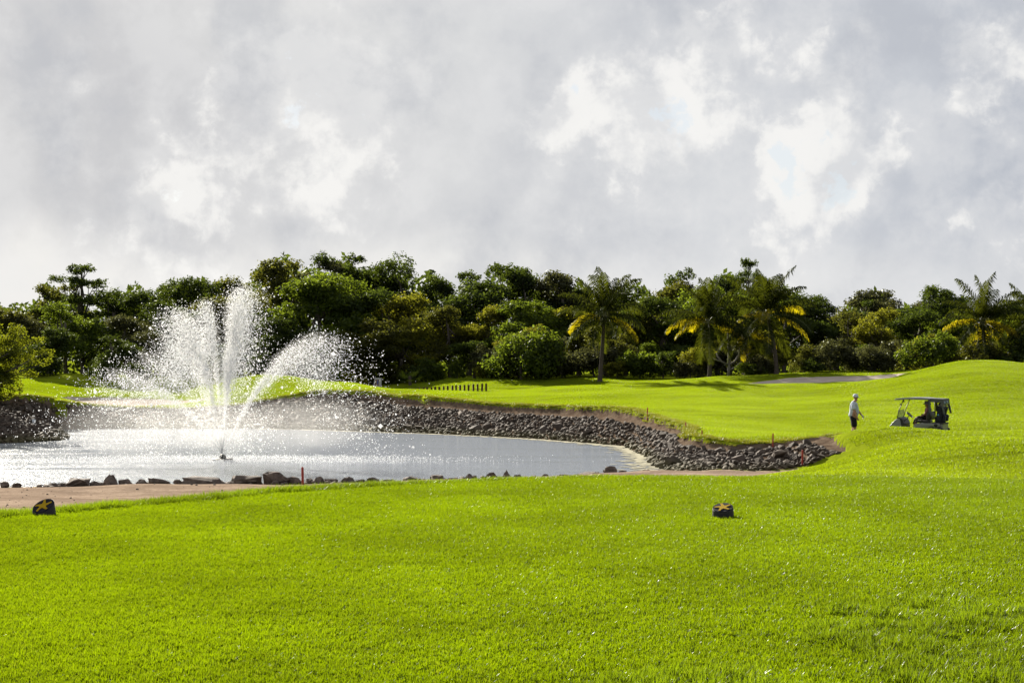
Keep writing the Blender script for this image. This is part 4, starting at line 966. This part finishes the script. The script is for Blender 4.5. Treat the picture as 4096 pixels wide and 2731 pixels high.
# ------------------------------------------------------------------ fountain
fp = PW(891, 1838); fe = empty('fountain', (fp.x, fp.y, WATER))
fl_mat = simple('float_dark', (.045, .04, .035), .6, .4, var=.3, scale=8)
m = MB(); m.lathe([(.10, -.08), (.40, -.08), (.44, .0), (.40, .055), (.12, .065), (.10, .03)], 22); m.build('float', fl_mat, fe, True)
m = MB(); m.lathe([(.06, .03), (.125, .05), (.14, .12), (.11, .19), (.05, .22)], 14); m.build('nozzle_head', fl_mat, fe, True)
# jets: sideways reach to the top, depth reach to the top (m), top height (m), share, spread, water left at the fall
G = 9.81
JETS = [(.78, .4, 6.75, 1.6, .030), (.40, -.3, 4.4, .6, .040), (-.95, .9, 6.2, .7, .020), (-1.8, -.5, 5.75, 1.4, .036), (-2.3, .5, 4.5, .4, .045),
        (-3.4, .3, 4.0, .22, .05), (-4.4, -.4, 3.3, .5, .045), (4.1, .2, 4.75, 1.2, .036)]
gf = np.random.default_rng(3); pos, rad = [], []
for (dx, dy, H, sh, sp) in JETS:
    vz = math.sqrt(2 * G * H); T = vz / G; v0 = np.array([dx / T, dy / T, vz]); sp0 = np.linalg.norm(v0)
    for part in ('core', 'spray', 'fall'):
        n = int({'core': 1100, 'spray': 7500, 'fall': 3400}[part] * sh)
        if part == 'core': t_ = T * np.abs(gf.beta(1.0, 1.7, n)) * .98; s_ = sp * .42
        elif part == 'spray': t_ = T * (.16 + gf.beta(1.5, 1.1, n) * 1.1); s_ = sp * .8
        else: t_ = T * gf.uniform(.9, 2.05, n); s_ = sp * 1.25
        V = v0 + gf.normal(size=(n, 3)) * sp0 * s_ * np.array([1, 1, .55])
        V *= gf.uniform({'core': .93, 'spray': .82, 'fall': .78}[part], 1.0, (n, 1))
        drag = 1 - .035 * t_[:, None] * np.array([1, 1, 0])
        p = V * t_[:, None] * drag; p[:, 2] -= .5 * G * t_ ** 2; p[:, 2] += .22
        p += gf.normal(size=p.shape) * .02
        r = {'core': gf.uniform(.005, .012, n), 'spray': gf.lognormal(math.log(.0100), .45, n), 'fall': gf.lognormal(math.log(.0125), .48, n)}[part]
        k = p[:, 2] > 0; pos.append(p[k]); rad.append(r[k])
# fine mist drifting round the stems
n = 9000; a = gf.normal(size=(n, 3)) * np.array([2.1, .8, 0]); a[:, 2] = np.abs(gf.normal(0, 1.7, n)); a[:, 0] -= .4
pos.append(a); rad.append(gf.uniform(.003, .0065, n))
# splashes where the drops come down
n = 9000; a = np.c_[gf.normal(0, 4.2, n), gf.normal(0, .7, n) + np.where(gf.random(n) < .5, -.9, 1.0), np.abs(gf.normal(0, .035, n))]
pos.append(a); rad.append(gf.uniform(.006, .017, n))
pos = np.concatenate(pos); rad = np.concatenate(rad)
ov = np.array([(1,0,0),(-1,0,0),(0,1,0),(0,-1,0),(0,0,1.25),(0,0,-1.25)], float); of = np.array([(0,2,4),(2,1,4),(1,3,4),(3,0,4),(2,0,5),(1,2,5),(3,1,5),(0,3,5)])
t = NT('water_drops'); tr = t.n('ShaderNodeBsdfTranslucent'); tr.inputs[0].default_value = (.97, .97, .97, 1)
m_ = t.n('ShaderNodeMixShader'); m_.inputs[0].default_value = .62; t.l(t.princ((.92, .93, .95), .15, .6), m_.inputs[1]); t.l(tr.outputs[0], m_.inputs[2]); drop_mat = t.done(m_.outputs[0])
o = scatter('spray', ov, of, pos, gf.uniform(0, 3, pos.shape), np.repeat(rad[:, None], 3, 1), drop_mat, fe, True); tag(o, kind='stuff')
# mist: even, thin bodies of air full of droplets, densest round the stems
def mistmat(d):
    t = NT('mist'); pv = t.n('ShaderNodeVolumePrincipled'); pv.inputs['Color'].default_value = (.98, .98, .98, 1); pv.inputs['Density'].default_value = d; pv.inputs['Anisotropy'].default_value = .5; t.l(pv.outputs[0], t.out.inputs['Volume']); return t.m
M1, M2, M3, M4 = mistmat(.011), mistmat(.050), mistmat(.17), mistmat(.017)
def puffball(c, r, axis=None, mat=None):
    m = MB(); n, k = 18, 12; q = Vector(axis).normalized().to_track_quat('Z', 'Y').to_matrix().to_4x4() if axis else Matrix.Identity(4)
    prof = [(max(.002, math.sin(math.pi * i / k)), -math.cos(math.pi * i / k)) for i in range(k + 1)]
    M = Matrix.Translation(c) @ q @ Matrix.Diagonal((r[0], r[1], r[2], 1)); m.lathe(prof, n, M); o = m.build('mist', mat, fe, True); return tag(o, kind='stuff')
gm = random.Random(4)
for i in range(16):     # wide veil
    q = gm.uniform(-1, 1); puffball((q * 4.6 - .1, gm.uniform(-.5, .5), 1.25 + gm.uniform(-.1, .5) * (1 - .4 * abs(q))), (gm.uniform(1.4, 3.2), gm.uniform(.8, 1.3), gm.uniform(.9, 1.3)), None, M1)
for c, r in (((-.2, 0, 1.3), (1.7, 1.2, 1.25)), ((.1, 0, 1.7), (1.0, .9, 1.65)), ((-.7, 0, 2.0), (1.1, .9, 1.7)), ((0, 0, .95), (.8, .7, .9))): puffball(c, r, None, M4)
for (dx, dy, H, sh, sp) in JETS:    # along every jet: slim and dense below, wide and thin above
    vz = math.sqrt(2 * G * H); T = vz / G
    for q0, q1, rr, mt in ((.10, .34, .12, M2), (.18, .56, .24, M3), (.25, .78, .42, M2), (.45, 1.0, .62, M2)):
        a = Vector((dx * q0, dy * q0, .2 + H * (2 * q0 - q0 * q0))); b = Vector((dx * q1, dy * q1, .2 + H * (2 * q1 - q1 * q1))); k = rr * (.6 + .4 * sh) * (8 * sp + .55)
        puffball(a.lerp(b, .5) + Vector((0, 0, .02)), (k, k, (b - a).length * .56), tuple(b - a), mt if abs(dx) < 3 or mt is M2 else M2)
# stems of water leaving the nozzle
wt_ = simple('water_stem', (.55, .57, .60), .2, .6, var=.1)
for (dx, dy, H, sh, sp) in JETS[:8]:
    vz = math.sqrt(2 * G * H); T = vz / G; pts = [(dx / T * q, dy / T * q, .2 + vz * q - .5 * G * q * q) for q in np.linspace(0, .07, 5)]
    MB().tube(pts, [.016, .016, .014, .012, .008], 6).build('water_jet', wt_, fe, True)
tag(fe, 'floating pond fountain throwing tall white fans of spray', 'fountain')
# ------------------------------------------------------------------ people
def skin_mesh(name, joints, edges, mat, sub=2, root=0):
    """grow one surface over a skeleton: joints name -> (x,y,z,r or (rx,ry))"""
    keys = list(joints); ix = {k: i for i, k in enumerate(keys)}
    me = bpy.data.meshes.new(name); me.from_pydata([joints[k][:3] for k in keys], [(ix[a], ix[b]) for a, b in edges], []); me.update()
    o = bpy.data.objects.new(name, me); COL.objects.link(o)
    md = o.modifiers.new('skin', 'SKIN'); md.use_smooth_shade = True
    if not me.skin_vertices: bpy.context.view_layer.objects.active = o
    for i, k in enumerate(keys):
        r = joints[k][3]; r = r if isinstance(r, tuple) else (r, r)
        me.skin_vertices[0].data[i].radius = r; me.skin_vertices[0].data[i].use_root = (i == root)
    ss = o.modifiers.new('sub', 'SUBSURF'); ss.levels = sub; ss.render_levels = sub
    dg = bpy.context.evaluated_depsgraph_get(); ev = o.evaluated_get(dg); m2 = bpy.data.meshes.new_from_object(ev)
    bpy.data.objects.remove(o); bpy.data.meshes.remove(me)
    m2.name = name; m2.materials.clear(); m2.materials.append(mat); m2.polygons.foreach_set('use_smooth', [True] * len(m2.polygons)); return m2
skin_mat = simple('skin', (.36, .20, .14), .55, .35, var=.12)
def hand(J, E, side, wrist, p0, d, palm_n, pre, curl=.5, k=1.0):
    """palm, four fingers of different length and a thumb; p0 = knuckle row centre, d = pointing direction"""
    d = Vector(d).normalized(); nrm = Vector(palm_n).normalized(); lat = d.cross(nrm).normalized(); p0 = Vector(p0)
    J[pre + 'palm'] = (*p0, (.040 * k, .020 * k)); E.append((wrist, pre + 'palm'))
    for i, (o_, ln) in enumerate(((-.030, .070), (-.010, .080), (.010, .074), (.029, .058))):
        a = p0 + lat * o_ * k + d * .030; b = a + (d * math.cos(curl) + nrm * math.sin(curl)) * ln * .55; c = b + (d * math.cos(curl * 2.2) + nrm * math.sin(curl * 2.2)) * ln * .5
        for n_, q, r in (('a', a, .0095), ('b', b, .0088), ('c', c, .0075)): J[f'{pre}f{i}{n_}'] = (*q, r * k)
        E += [(pre + 'palm', f'{pre}f{i}a'), (f'{pre}f{i}a', f'{pre}f{i}b'), (f'{pre}f{i}b', f'{pre}f{i}c')]
    a = p0 - lat * .030 * k - d * .03; b = a - lat * .030 * k + d * .03 + nrm * .012; c = b + d * .032 + nrm * .01
    for n_, q, r in (('a', a, .013), ('b', b, .0105), ('c', c, .0085)): J[f'{pre}t{n_}'] = (*q, r * k)
    E += [(pre + 'palm', pre + 'ta'), (pre + 'ta', pre + 'tb'), (pre + 'tb', pre + 'tc')]
def head(J, E, neck, c, pre='h'):
    c = Vector(c)
    J[pre + 'jaw'] = (c.x + .035, c.y, c.z - .075, (.062, .055)); J[pre + 'mid'] = (c.x + .012, c.y, c.z, (.085, .076)); J[pre + 'cran'] = (c.x - .005, c.y, c.z + .06, (.086, .076)); J[pre + 'top'] = (c.x - .005, c.y, c.z + .10, .055)
    J[pre + 'nose'] = (c.x + .105, c.y, c.z - .018, .013); J[pre + 'chin'] = (c.x + .075, c.y, c.z - .105, .028); J[pre + 'brow'] = (c.x + .082, c.y, c.z + .022, .02)
    J[pre + 'earl'] = (c.x - .01, c.y + .082, c.z - .01, .016); J[pre + 'earr'] = (c.x - .01, c.y - .082, c.z - .01, .016)
    E += [(neck, pre + 'jaw'), (pre + 'jaw', pre + 'mid'), (pre + 'mid', pre + 'cran'), (pre + 'cran', pre + 'top'), (pre + 'mid', pre + 'nose'), (pre + 'jaw', pre + 'chin'), (pre + 'mid', pre + 'earl'), (pre + 'mid', pre + 'earr')]
    del J[pre + 'brow']
def face_bits(e, c):
    c = Vector(c); wh = simple('eye_dark', (.03, .025, .02), .3, .5); lip = simple('lip', (.30, .12, .10), .5, .4)
    for sg in (-1, 1): MB().lathe([(.002, -.006), (.009, -.004), (.010, .002), (.002, .007)], 8, Matrix.Translation(c + Vector((.088, sg * .032, .012))) @ Matrix.Rotation(math.pi / 2, 4, 'Y')).build('eye', wh, e, True)
    MB().box(.094, .102, -.024, .024, -.068, -.060, Matrix.Translation(c)).build('mouth', lip, e)

# the golfer walking on the fairway, facing right
D = 54.6; x = at(3414, D); gp = empty('person', (x, D, gz(x, D)), math.radians(-12))
J = {'pelvis': (-.02, 0, .95, (.15, .13)), 'belly': (.045, 0, 1.10, (.175, .15)), 'chest': (.015, 0, 1.33, (.165, .13)), 'clav': (.0, 0, 1.44, (.11, .09)), 'neck': (.03, 0, 1.52, .062),
     'rs': (-.01, -.19, 1.42, .066), 're': (.015, -.265, 1.15, .046), 'rw': (.115, -.25, .93, .033), 'ls': (.02, .19, 1.42, .066), 'le': (.15, .26, 1.17, .046), 'lw': (.31, .25, .985, .033),
     'rh': (0, -.10, .90, .105), 'rk': (.05, -.105, .50, .068), 'rc': (.015, -.105, .34, .060), 'ra': (-.03, -.105, .09, .042), 'rt': (.13, -.11, .035, .038),
     'lh': (0, .10, .90, .105), 'lk': (.02, .11, .50, .068), 'lc': (-.05, .11, .34, .060), 'la': (-.13, .11, .09, .042), 'lt': (.03, .125, .035, .038)}
E = [('pelvis', 'belly'), ('belly', 'chest'), ('chest', 'clav'), ('clav', 'neck'), ('clav', 'rs'), ('rs', 're'), ('re', 'rw'), ('clav', 'ls'), ('ls', 'le'), ('le', 'lw'), ('pelvis', 'rh'), ('rh', 'rk'), ('rk', 'rc'), ('rc', 'ra'), ('ra', 'rt'), ('pelvis', 'lh'), ('lh', 'lk'), ('lk', 'lc'), ('lc', 'la'), ('la', 'lt')]
HC = (.065, 0, 1.645); head(J, E, 'neck', HC)
hand(J, E, -1, 'rw', (.145, -.245, .865), (.25, .02, -1), (.6, .8, .2), 'r', .45)
hand(J, E, 1, 'lw', (.355, .245, .925), (.6, 0, -.9), (-.6, -.4, -.4), 'l', .6)
obj('body', skin_mesh('body', J, E, skin_mat), gp)
shirt_mat = simple('shirt_white', (.48, .53, .63), .85, .2, var=.06, scale=9, bump=.3); shorts_mat = simple('shorts_black', (.010, .010, .012), .85, .2)
J2 = {'hem': (-.02, 0, .90, (.186, .172)), 'hip': (-.02, 0, .97, (.188, .172)), 'belly': (.04, 0, 1.10, (.205, .182)), 'chest': (.01, 0, 1.33, (.192, .16)), 'clav': (-.002, 0, 1.455, (.13, .105)), 'col': (.018, 0, 1.515, (.078, .072)), 'rs': (-.01, -.20, 1.42, .092), 'rm': (0, -.255, 1.26, .088), 'rq': (.008, -.27, 1.19, .086), 'ls': (.02, .20, 1.42, .092), 'lm': (.08, .245, 1.29, .088), 'lq': (.115, .258, 1.235, .086)}
E2 = [('hem', 'hip'), ('hip', 'belly'), ('belly', 'chest'), ('chest', 'clav'), ('clav', 'col'), ('clav', 'rs'), ('rs', 'rm'), ('rm', 'rq'), ('clav', 'ls'), ('ls', 'lm'), ('lm', 'lq')]
obj('shirt', skin_mesh('shirt', J2, E2, shirt_mat), gp)
J3 = {'q': (-.02, 0, 1.0, (.16, .15)), 'p': (-.02, 0, .92, (.168, .155)), 'rh': (0, -.105, .86, .128), 'rm': (.02, -.11, .68, .118), 'rk': (.045, -.112, .50, .108), 'lh': (0, .105, .86, .128), 'lm': (.01, .112, .68, .118), 'lk': (.018, .115, .50, .108)}
obj('shorts', skin_mesh('shorts', J3, [('q', 'p'), ('p', 'rh'), ('rh', 'rm'), ('rm', 'rk'), ('p', 'lh'), ('lh', 'lm'), ('lm', 'lk')], shorts_mat), gp)
JG = {'w': (.305, .25, .99, .038)}; EG = []; hand(JG, EG, 1, 'w', (.355, .245, .925), (.6, 0, -.9), (-.6, -.4, -.4), 'g', .6, 1.22)
obj('glove', skin_mesh('glove', JG, EG, simple('glove_white', (.55, .57, .6), .7, .3)), gp)
cap_mat = simple('cap_white', (.55, .60, .70), .75, .3, var=.08)
M = Matrix.Translation(Vector(HC) + Vector((.008, 0, .035))) @ Matrix.Rotation(.08, 4, 'Y')
cp = MB().lathe([(.104, 0), (.104, .03), (.094, .075), (.068, .108), (.03, .124), (.004, .127)], 20, M).build('cap', cap_mat, gp, True)
m = MB(); n = 11; ring = []
for i in range(n):
    a = -1.15 + 2.3 * i / (n - 1); ring.append((a, .103, 0)); 
top = [M @ Vector((.103 * math.cos(a), .103 * math.sin(a), .012)) for a, _, _ in ring]; outr = [M @ Vector((.10 + .085 * math.cos(a * 1.25) * 1.0, .105 * math.sin(a), -.004 - .012 * math.cos(a))) for a, _, _ in ring]
lowr = [q + Vector((0, 0, -.008)) for q in outr]; lowt = [q + Vector((0, 0, -.010)) for q in top]
v_ = top + outr + lowr + lowt; f_ = []
for i in range(n - 1): f_ += [(i, n + i, n + i + 1, i + 1), (n + i, 2*n + i, 2*n + i + 1, n + i + 1), (2*n + i, 3*n + i, 3*n + i + 1, 2*n + i + 1)]
m.add(v_, f_).build('brim', simple('cap_brim', (.20, .24, .36), .75, .3), cp, True)
for s_, (ax, ay, tx, ty) in (('r', (-.03, -.105, .13, -.11)), ('l', (-.13, .11, .03, .125))):
    JS = {'h': (ax - .05, ay, .05, .048), 'a': (ax, ay, .075, .055), 'm': ((ax + tx) / 2, (ay + ty) / 2, .05, .052), 't': (tx + .02, ty, .04, .042)}
    obj('shoe', skin_mesh('shoe', JS, [('h', 'a'), ('a', 'm'), ('m', 't')], simple('shoe_white', (.6, .6, .6), .6, .3) if s_ == 'r' else bpy.data.materials['shoe_white'], 1), gp)
face_bits(gp, HC)
tag(gp, 'person in white cap, pale polo shirt, black shorts and one glove, walking on the fairway', 'person')

# ------------------------------------------------------------------ golf cart (local: x forward, y to its left, z up)
D = 58.4; x = at(3674, D); CX = Vector((x, D, gz(x, D))); CR = math.radians(149)
ce = empty('golf_cart', CX, CR); CSC = Matrix.Scale(.95, 4); ce.scale = (.95,) * 3; CM = Matrix.Translation(CX) @ Matrix.Rotation(CR, 4, 'Z') @ CSC
body = simple('cart_body', (.20, .215, .19), .35, .5, var=.05); dark = simple('cart_dark', (.018, .018, .020), .55, .4, var=.2); black = simple('cart_seat', (.010, .010, .012), .5, .4, var=.2); roofm = simple('cart_roof', (.20, .215, .23), .45, .5, var=.05); steel = simple('cart_frame', (.03, .03, .032), .4, .5); chrome = simple('cart_chrome', (.6, .6, .6), .2, .5, 1.0)
rub = simple('tyre_rubber', (.015, .015, .016), .85, .2)
MB().prism([(1.18,.34),(1.20,.44),(1.12,.58),(.98,.74),(.86,.86),(.74,.92),(.66,.90),(.60,.62),(.52,.36)], -.54, .54).build('cowl', body, ce, True, .035)
MB().prism([(.78,.935),(.70,.96),(.58,.90),(.50,.70),(.50,.50),(.575,.50),(.64,.88)], -.50, .50).build('dashboard', dark, ce, False, .02)
MB().box(-.12, .57, -.54, .54, .26, .33).build('floor', dark, ce)
MB().prism([(1.17,.30),(1.26,.34),(1.27,.43),(1.20,.47)], -.56, .56).build('bumper', dark, ce, True, .02)
for sg in (-1, 1):
    MB().prism([(.07,.30),(.10,.56),(.0,.70),(-.20,.735),(-1.02,.74),(-1.05,.60),(-1.0,.585),(-.62,.585),(-.50,.50),(-.40,.30)], sg * .50 - .045, sg * .50 + .045).build('side_panel', body, ce, True, .02)
    MB().prism([(-.44,.30),(-.53,.51),(-.65,.60),(-1.02,.60),(-1.20,.50),(-1.24,.34)], sg * .52 - .03, sg * .52 + .035).build('wheel_arch', dark, ce, True, .015)
    MB().prism([(.56,.34),(.60,.50),(.74,.60),(.92,.58),(1.04,.48),(1.08,.34)], sg * .535 - .02, sg * .535 + .02).build('wheel_arch', dark, ce, True, .01)
    MB().tube([(.10, sg * .50, .70), (.04, sg * .50, .86), (-.10, sg * .50, .93), (-.26, sg * .50, .92), (-.30, sg * .50, .80), (-.22, sg * .50, .74)], .028, 8).build('armrest', black, ce, True)
    MB().tube([(.78, sg * .50, .88), (.74, sg * .50, 1.15), (.50, sg * .50, 1.76)], .019, 8).build('front_strut', steel, ce, True)
    MB().tube([(-.60, sg * .50, .72), (-.58, sg * .50, 1.2), (-.56, sg * .50, 1.76)], .024, 8).build('rear_strut', steel, ce, True)
    MB().lathe([(.005, -.012), (.05, -.012), (.06, .0), (.05, .012), (.005, .012)], 12, Matrix.Translation((1.06, sg * .36, .66)) @ Matrix.Rotation(math.radians(50), 4, 'Y')).build('headlight', chrome, ce, True)
    for wx in (.82, -.84):
        w = obj('wheel', None) if False else MB().lathe([(.10, -.09), (.17, -.10), (.225, -.085), (.235, -.03), (.235, .03), (.225, .085), (.17, .10), (.10, .09)], 20, Matrix.Rotation(math.pi / 2, 4, 'X')).build('wheel', rub, ce, True, loc=(wx, sg * .46, .235))
        MB().lathe([(.01, -.07), (.10, -.085), (.125, -.06), (.125, .06), (.10, .085), (.01, .07)], 14, Matrix.Rotation(math.pi / 2, 4, 'X')).build('rim', chrome, w, True)
MB().box(-1.15, -.02, -.455, .455, .33, .70).build('seat_base', body, ce)
MB().prism([(-.02,.745),(.02,.80),(-.04,.86),(-.48,.84),(-.50,.745)], -.50, .50).build('seat', black, ce, True, .03)
MB().prism([(-.46,.86),(-.44,1.00),(-.50,1.22),(-.57,1.23),(-.60,1.0),(-.58,.86)], -.50, .50).build('backrest', black, ce, True, .03)
MB().box(-1.18, -.60, -.44, .44, .70, .76).build('bag_well', dark, ce)
MB().prism([(.86,1.70),(.88,1.735),(.80,1.775),(.3,1.82),(-.3,1.825),(-.62,1.80),(-.66,1.765),(-.60,1.72),(.3,1.745)], -.60, .60).build('roof', roofm, ce, True, .02)
# rear cover hanging from the roof, clear window in its side
cover = simple('cover_grey', (.10, .11, .115), .8, .2)
for sg in (-1, 1):
    for pr in (((-.58,1.79),(-1.15,1.775),(-1.18,1.63),(-.58,1.64)), ((-.58,1.64),(-.66,1.64),(-.68,1.22),(-.60,1.2)), ((-1.08,1.64),(-1.18,1.63),(-1.28,1.14),(-1.20,1.14))):
        MB().prism(pr, sg * .55 - .008, sg * .55 + .008).build('cover_side', cover, ce)
MB().prism([(-.58,1.80),(-.58,1.785),(-1.16,1.765),(-1.16,1.78)], -.56, .56).build('cover_top', cover, ce)
MB().prism([(-1.155,1.765),(-1.17,1.765),(-1.195,1.56),(-1.18,1.56)], -.54, .54).build('cover_back', cover, ce)
t = NT('windshield'); gl = t.n('ShaderNodeBsdfTransparent'); gl.inputs[0].default_value = (.78, .82, .78, 1); m_ = t.n('ShaderNodeMixShader'); m_.inputs[0].default_value = .42; t.l(gl.outputs[0], m_.inputs[1]); t.l(t.princ((.35, .37, .33), .12, .5), m_.inputs[2]); glass = t.done(m_.outputs[0])
MB().prism([(.785,.90),(.793,.90),(.748,1.28),(.740,1.28)], -.48, .48).build('windshield', glass, ce)
MB().tube([(.56, .24, .78), (.32, .24, 1.06)], .018, 8).build('steering_column', steel, ce, True)
bm = bmesh.new(); R1, r1 = .17, .018
vs_ = [[bm.verts.new(((R1 + r1 * math.cos(b)) * math.cos(a), (R1 + r1 * math.cos(b)) * math.sin(a), r1 * math.sin(b))) for b in np.linspace(0, 2*math.pi, 8, endpoint=False)] for a in np.linspace(0, 2*math.pi, 24, endpoint=False)]
for i in range(24):
    for j in range(8): bm.faces.new((vs_[i][j], vs_[(i+1) % 24][j], vs_[(i+1) % 24][(j+1) % 8], vs_[i][(j+1) % 8]))
me = bpy.data.meshes.new('steering_wheel'); bm.to_mesh(me); bm.free(); me.materials.append(steel); me.polygons.foreach_set('use_smooth', [True] * len(me.polygons))
o = obj('steering_wheel', me, ce, (.31, .24, 1.07)); o.rotation_euler = (0, math.radians(-42), 0)
MB().box(-.165, .165, -.03, .03, -.008, .008).box(-.03, .03, -.165, .165, -.007, .007).build('spoke', steel, o)
MB().box(.60, .63, .05, .19, 1.60, 1.70).build('mirror', simple('mirror_brown', (.16, .11, .08), .6, .3), ce)
MB().tube([(.77, .50, 1.0), (.80, .55, 1.0)], .02, 6).build('bracket', steel, ce); MB().tube([(.60, .50, 1.52), (.64, .56, 1.52)], .03, 6).build('bracket', steel, ce)
MB().lathe([(.005, 0), (.055, 0), (.06, .006), (.005, .008)], 14, Matrix.Translation((-.88, .546, .66)) @ Matrix.Rotation(-math.pi / 2, 4, 'X') @ Matrix.Scale(1.4, 4, (1, 0, 0))).build('badge', dark, ce, True)
MB().lathe([(.005, 0), (.05, 0), (.055, .006), (.005, .008)], 14, Matrix.Translation((-.12, .546, .42)) @ Matrix.Rotation(-math.pi / 2, 4, 'X') @ Matrix.Scale(1.5, 4, (1, 0, 0))).build('badge', dark, ce, True)
tag(ce, 'grey-green golf cart with roof and rear cover, parked in a dip of the fairway', 'golf cart')

# two bags strapped on the back
bag_m = simple('bag_navy', (.012, .014, .026), .7, .3, var=.3, scale=8); bag_t = simple('bag_trim', (.10, .32, .55), .6, .4); iron = simple('club_steel', (.35, .35, .36), .3, .5, 1.0); wood = simple('club_head', (.02, .02, .022), .35, .6); cover_b = simple('club_cover', (.30, .42, .52), .8, .2)
def bag(ly, seed, label):
    g = random.Random(seed); B = CM @ Matrix.Translation((-.93, ly, .76)) @ Matrix.Rotation(math.radians(-9), 4, 'Y') @ Matrix.Scale(1.12, 4)
    e = bpy.data.objects.new('golf_bag', None); link(e); e.matrix_world = B; e.empty_display_size = .1
    MB().lathe([(.135, -.02), (.15, .02), (.145, .12), (.135, .35), (.145, .50), (.165, .56), (.165, .62), (.14, .62), (.13, .55)], 16, Matrix.Scale(1.1, 4, (0, 1, 0))).build('bag_body', bag_m, e, True)
    MB().prism([(-.13,.06),(-.22,.08),(-.225,.30),(-.14,.34)], -.11, .11).build('pocket', bag_m, e, True, .02)
    MB().prism([(-.06,.08),(.07,.08),(.07,.36),(-.05,.38)], .135, .20).build('pocket', bag_m, e, True, .02)
    MB().lathe([(.004, 0), (.032, 0), (.032, .006), (.004, .007)], 12, Matrix.Translation((.02, .205, .30)) @ Matrix.Rotation(-math.pi / 2, 4, 'X')).build('logo_disc', bag_t, e, True)
    for i in range(9):
        a = i * 2.4; r = .05 + .06 * (i % 3) / 2; h = .66 + .12 * g.random(); tx, ty = r * math.cos(a) * 1.4, r * math.sin(a) * 1.4
        c = obj('club', MB().tube([(r * .7 * math.cos(a), r * .7 * math.sin(a), .5), (tx, ty, h)], .0075, 6).mesh('club', iron, True), e)
        if i < 3: MB().lathe([(.01, -.03), (.05, -.02), (.062, .02), (.05, .065), (.012, .085)], 10, Matrix.Translation((tx, ty, h))).build('club_cover', cover_b if i == 1 else wood, c, True)
        else:
            b = g.uniform(0, 6.28); MB().prism([(-.005,-.01),(.075,-.03),(.085,.02),(.02,.03)], -.010, .010, Matrix.Translation((tx, ty, h)) @ Matrix.Rotation(b, 4, 'Z')).build('club_head', iron, c, False, .004)
    return tag(e, label, 'golf bag', 'golf bags on the cart')
bag(.22, 1, 'dark golf bag on the near side of the cart rear, blue disc on its side'); bag(-.22, 2, 'dark golf bag on the far side of the cart rear, full of clubs')

# passenger on the far side of the seat
pe = empty('person', CM @ Vector((0, 0, 0)), CR); pe.scale = (.95,) * 3
oy = -.24; J = {'pelvis': (-.30, oy, .93, (.15, .14)), 'belly': (-.33, oy, 1.06, (.15, .14)), 'chest': (-.36, oy, 1.25, (.15, .12)), 'clav': (-.36, oy, 1.36, (.10, .08)), 'neck': (-.34, oy, 1.42, .055),
     'rs': (-.36, oy - .17, 1.33, .058), 're': (-.28, oy - .23, 1.09, .042), 'rw': (-.06, oy - .17, .99, .03), 'ls': (-.36, oy + .17, 1.33, .058), 'le': (-.28, oy + .22, 1.09, .042), 'lw': (-.06, oy + .15, .99, .03),
     'rh': (-.22, oy - .09, .94, .09), 'rk': (.16, oy - .10, .92, .065), 'ra': (.24, oy - .10, .44, .042), 'rt': (.40, oy - .10, .37, .036), 'lh': (-.22, oy + .09, .94, .09), 'lk': (.16, oy + .10, .92, .065), 'la': (.24, oy + .10, .44, .042), 'lt': (.40, oy + .10, .37, .036)}
E = [('pelvis', 'belly'), ('belly', 'chest'), ('chest', 'clav'), ('clav', 'neck'), ('clav', 'rs'), ('rs', 're'), ('re', 'rw'), ('clav', 'ls'), ('ls', 'le'), ('le', 'lw'), ('pelvis', 'rh'), ('rh', 'rk'), ('rk', 'ra'), ('ra', 'rt'), ('pelvis', 'lh'), ('lh', 'lk'), ('lk', 'la'), ('la', 'lt')]
HC2 = (-.31, oy, 1.515); head(J, E, 'neck', HC2)
hand(J, E, -1, 'rw', (.0, oy - .14, .985), (1, .3, -.1), (0, 0, -1), 'r', .5); hand(J, E, 1, 'lw', (.0, oy + .12, .985), (1, -.3, -.1), (0, 0, -1), 'l', .5)
obj('body', skin_mesh('body', J, E, skin_mat), pe)
J2 = {'hip': (-.30, oy, .95, (.17, .16)), 'belly': (-.33, oy, 1.06, (.175, .165)), 'chest': (-.36, oy, 1.25, (.175, .15)), 'clav': (-.36, oy, 1.37, (.115, .095)), 'rs': (-.36, oy - .18, 1.33, .08), 'rq': (-.30, oy - .22, 1.15, .075), 'ls': (-.36, oy + .18, 1.33, .08), 'lq': (-.30, oy + .21, 1.15, .075)}
obj('shirt', skin_mesh('shirt', J2, [('hip', 'belly'), ('belly', 'chest'), ('chest', 'clav'), ('clav', 'rs'), ('rs', 'rq'), ('clav', 'ls'), ('ls', 'lq')], simple('shirt_pink', (.45, .20, .26), .85, .2, var=.08)), pe)
J3 = {'p': (-.28, oy, .93, (.165, .16)), 'rh': (-.18, oy - .10, .94, .11), 'rk': (.12, oy - .105, .93, .09), 'lh': (-.18, oy + .10, .94, .11), 'lk': (.12, oy + .105, .93, .09)}
obj('shorts', skin_mesh('shorts', J3, [('p', 'rh'), ('rh', 'rk'), ('p', 'lh'), ('lh', 'lk')], shorts_mat), pe)
MB().lathe([(.185, -.035), (.19, -.03), (.12, .02), (.108, .05), (.10, .095), (.06, .115), (.004, .12)], 20, Matrix.Translation(Vector(HC2) + Vector((0, 0, .04)))).build('sun_hat', simple('hat_grey', (.26, .24, .27), .85, .2), pe, True)
face_bits(pe, HC2)
tag(pe, 'person in grey sun hat and pink shirt, seated on the far side of the cart', 'person')
